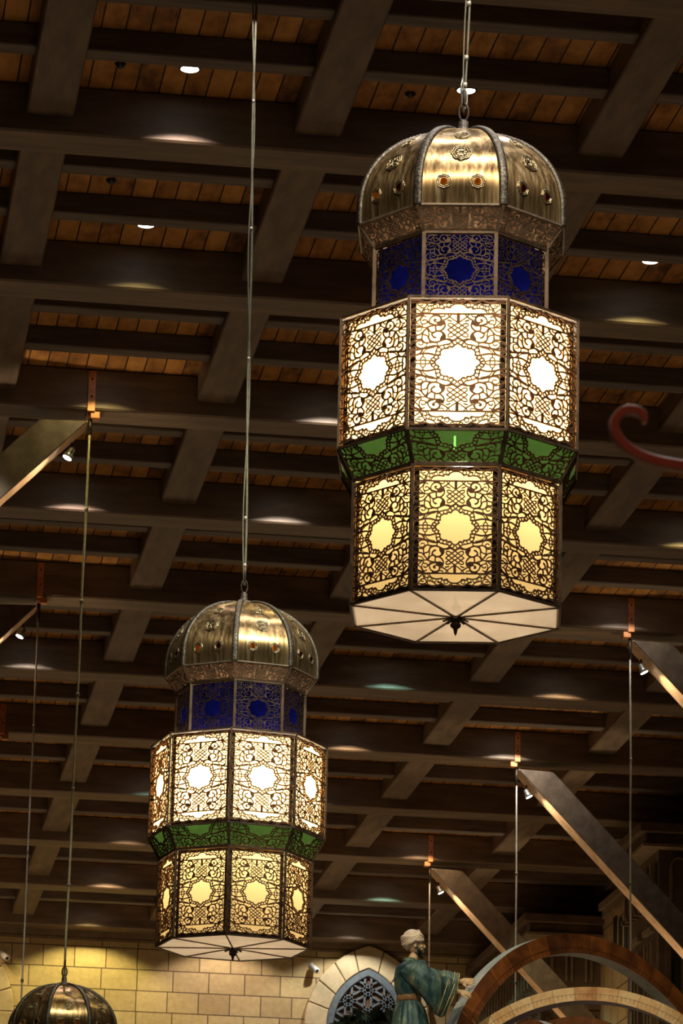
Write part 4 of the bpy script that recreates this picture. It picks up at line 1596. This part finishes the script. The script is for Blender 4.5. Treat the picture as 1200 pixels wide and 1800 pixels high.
# ------------------------------------------------------------------ big instrument rings
def ring(name, label, c, R, w, beta, tilt, thick, fmat, rmat, ang=(0, 360)):
    t = thing(name, label, 'ring', c, group='nested rings of the big instrument')
    n_ = Vector((math.sin(beta) * math.cos(tilt), -math.cos(beta) * math.cos(tilt), math.sin(tilt)))
    # local frame: y axis = -normal (front face looks along local -y), x across, z up
    yv = -n_
    xv = Vector((0, 0, 1)).cross(yv).normalized() * -1
    xv = yv.cross(Vector((0, 0, 1))).normalized()
    zv = xv.cross(yv)
    Rm = Matrix((xv, yv, zv)).transposed()
    t.rotation_euler = Rm.to_euler()
    n = 160
    f = MB(); r = MB(); r.smooth = True
    vi = []
    for k in range(n):
        q = 2 * PI * k / n
        cs, sn = math.cos(q), math.sin(q)
        f.v += [(R * cs, 0, R * sn), ((R - w) * cs, 0, (R - w) * sn), (R * cs, thick, R * sn), ((R - w) * cs, thick, (R - w) * sn)]
        r.v += [(R * 1.0005 * cs, -0.001, R * 1.0005 * sn), ((R - w - .001) * cs, -0.001, (R - w - .001) * sn), (R * 1.0005 * cs, thick, R * 1.0005 * sn), ((R - w - .001) * cs, thick, (R - w - .001) * sn)]
    for k in range(n):
        b0 = 4 * k
        b1 = 4 * ((k + 1) % n)
        f.f += [(b0, b1, b1 + 1, b0 + 1), (b0 + 2, b0 + 3, b1 + 3, b1 + 2)]
        f.mi += [0, 0]; f.sm += [False, False]
        r.f += [(b0, b0 + 2, b1 + 2, b1), (b0 + 1, b1 + 1, b1 + 3, b0 + 3)]
        r.mi += [0, 0]; r.sm += [True, True]
    f.build('ring_face', fmat, t)
    r.build('ring_edge', rmat, t)
    return t


rm1 = ringmat('brown_copper_plates', [(0.25, (0.035, 0.011, 0.003)), (0.5, (0.11, 0.036, 0.008)), (0.75, (0.27, 0.09, 0.017))], 44, 2.182, 2.394, (0.03, 0.01, 0.004))
rm2 = ringmat('pale_gold_plates', [(0.2, (0.26, 0.09, 0.02)), (0.45, (0.44, 0.27, 0.10)), (0.75, (0.62, 0.52, 0.30))], 50, 1.81, 1.95, (0.10, 0.06, 0.03))
rm3 = ringmat('dark_brown_plates', [(0.25, (0.05, 0.015, 0.006)), (0.5, (0.12, 0.04, 0.012)), (0.75, (0.2, 0.08, 0.02))], 30, 0.8, 1.02, (0.02, 0.008, 0.004))
M['rim_violet'] = simple('violet_grey_rim', (0.06, 0.045, 0.10), (0.10, 0.075, 0.14), 5, 0.5)
ring('instrument_ring', 'largest brown copper ring with a blue-grey edge, the one the statue touches', (8.793, 42.0, 5.203), 2.394, 0.212, 0.583, 0.084, 0.17, rm1, M['rim'])
ring('instrument_ring', 'pale gold segmented ring inside the largest brown ring', (8.40, 41.0, 4.90), 1.926, 0.146, -0.343, 0.003, 0.25, rm2, M['rim_violet'])
ring('instrument_ring', 'small dark ring under the arch of the pale gold ring', (8.16, 40.0, 5.352), 0.993, 0.21, 0.10, 0.0, 0.12, rm3, M['rim'])
ring('instrument_ring', 'smallest disc-like ring with a wide blue-grey edge, left foot of the pale ring', (7.60, 40.0, 5.93), 0.36, 0.30, -0.95, 0.0, 0.16, rm3, M['rim'])
a = MB()
a.lathe([(1.2, -1.6), (1.2, -1.2), (0.8, -0.9), (0.7, 2.4), (0.9, 2.7), (0.9, 2.80)], 24)
tag(a.build('instrument_stand', M['carved'], loc=(8.7, 41.7, 0)), 'stone stand carrying the big rings, below the photo', 'stand')

# ------------------------------------------------------------------ palms
def palm(label, x, y, ztop, mat, nfr, length, seed, mind=-0.15):
    rnd = random.Random(seed)
    t = thing('palm_tree', label, 'palm', (x, y, -1.6))
    a = MB(); a.smooth = True
    a.tube([(0, 0, 0), (0.05, 0, (ztop + 1.6) * 0.5), (0, 0, ztop + 1.6)], [0.2, 0.16, 0.13], 12)
    a.build('trunk', M['trunk'], t)
    for k in range(nfr):
        az = 2 * PI * k / nfr + rnd.uniform(-0.3, 0.3)
        el = rnd.uniform(0.5, 1.25)
        L = length * rnd.uniform(0.8, 1.1)
        d = Vector((math.cos(az), math.sin(az) * 0.8, 0))
        pts = []
        for i in range(13):
            f = i / 12
            pts.append(Vector((0, 0, ztop + 1.6)) + d * (L * f * math.cos(el) + 0.1 * L * f * f) + Vector((0, 0, L * (math.sin(el) * f - 0.75 * f * f))))
        a = MB(); a.tube(pts, [0.014 * (1 - 0.8 * i / 12) for i in range(13)], 5)
        side = d.cross(Vector((0, 0, 1))).normalized()
        for i in range(2, 49):
            f = i / 49
            j = f * 12
            p = pts[int(j)].lerp(pts[min(12, int(j) + 1)], j - int(j))
            tg = (pts[min(12, int(j) + 1)] - pts[int(j)]).normalized()
            for s in (-1, 1):
                ll = 0.34 * math.sin(PI * (0.12 + 0.85 * f)) * rnd.uniform(0.8, 1.1)
                dv = (side * s * 0.8 + tg * 0.9 + Vector((0, 0, rnd.uniform(-0.25, 0.15)))).normalized()
                q = p + dv * ll + Vector((0, 0, -0.05))
                wv = tg * 0.011
                mid = p + dv * ll * 0.5
                a.add([p - wv, p + wv, mid + wv * 1.3, q, mid - wv * 1.3], [(0, 1, 2, 3, 4)])
        a.build('frond', mat, t)
    return t


palm('dark green palm crown with feathery fronds below the arched window, left of the statue', 9.18, 62.0, 9.42, M['palm'], 13, 0.95, 3)
palm('dry brown palm fronds just right of the statue robe', 8.35, 46.5, 6.65, M['palm_dry'], 9, 0.8, 5)

# ------------------------------------------------------------------ red scroll close to the camera
t = thing('scroll_hook', 'out-of-focus red scroll hook with pale edges, close by at the right edge', 'hook', (1.45, 5.0, -1.6))
cl = [(1.1010, 1.6080), (1.0985, 1.6200), (1.0860, 1.6260), (1.0720, 1.6235), (1.0610, 1.6120), (1.0585, 1.5965), (1.0680, 1.5790), (1.0870, 1.5650), (1.1120, 1.5560), (1.1420, 1.5515), (1.20, 1.5480), (1.28, 1.5530), (1.36, 1.575), (1.45, 1.62)]
cs = smooth_pts([(p[0] * 1000, p[1] * 1000) for p in cl], 5)
cs = [(p[0] / 1000, p[1] / 1000) for p in cs]
a = MB(); b_ = MB()
n = len(cs)
sec = []
for i, p in enumerate(cs):
    q0, q1 = cs[max(0, i - 1)], cs[min(n - 1, i + 1)]
    tx, tz = q1[0] - q0[0], q1[1] - q0[1]
    l = math.hypot(tx, tz)
    nx, nz = -tz / l, tx / l
    w = 0.0062 + 0.0025 * min(1, i / (n * 0.5))
    if i < 3:
        w *= (0.45, 0.75, 0.93)[i]
    e = 0.0016
    X = lambda s_, yy: (p[0] + nx * s_ - 1.45, yy, p[1] + nz * s_ + 1.6)
    sec.append([X(w - e, -0.008), X(-(w - e), -0.008), X(-w, -0.0055), X(-w, 0.0055), X(-(w - e), 0.008), X(w - e, 0.008), X(w, 0.0055), X(w, -0.0055)])
for i in range(n - 1):
    for k in range(8):
        k2 = (k + 1) % 8
        tgt = a if k in (0, 4) else b_
        tgt.add([sec[i][k], sec[i][k2], sec[i + 1][k2], sec[i + 1][k]], [(0, 1, 2, 3)])
b_.add(sec[0], [tuple(range(8))])
a.build('scroll_face', M['redpaint'], t)
b_.build('scroll_edge', M['pinkedge'], t)
a = MB(); a.smooth = True; a.tube([(0, 0, 0), (0, 0, 3.3)], 0.02, 14)
a.build('post', M['redpaint'], t)

# ------------------------------------------------------------------ lift everything so the floor is at zero
for o in list(S.objects):
    if o.parent is None:
        o.location.z += LIFT
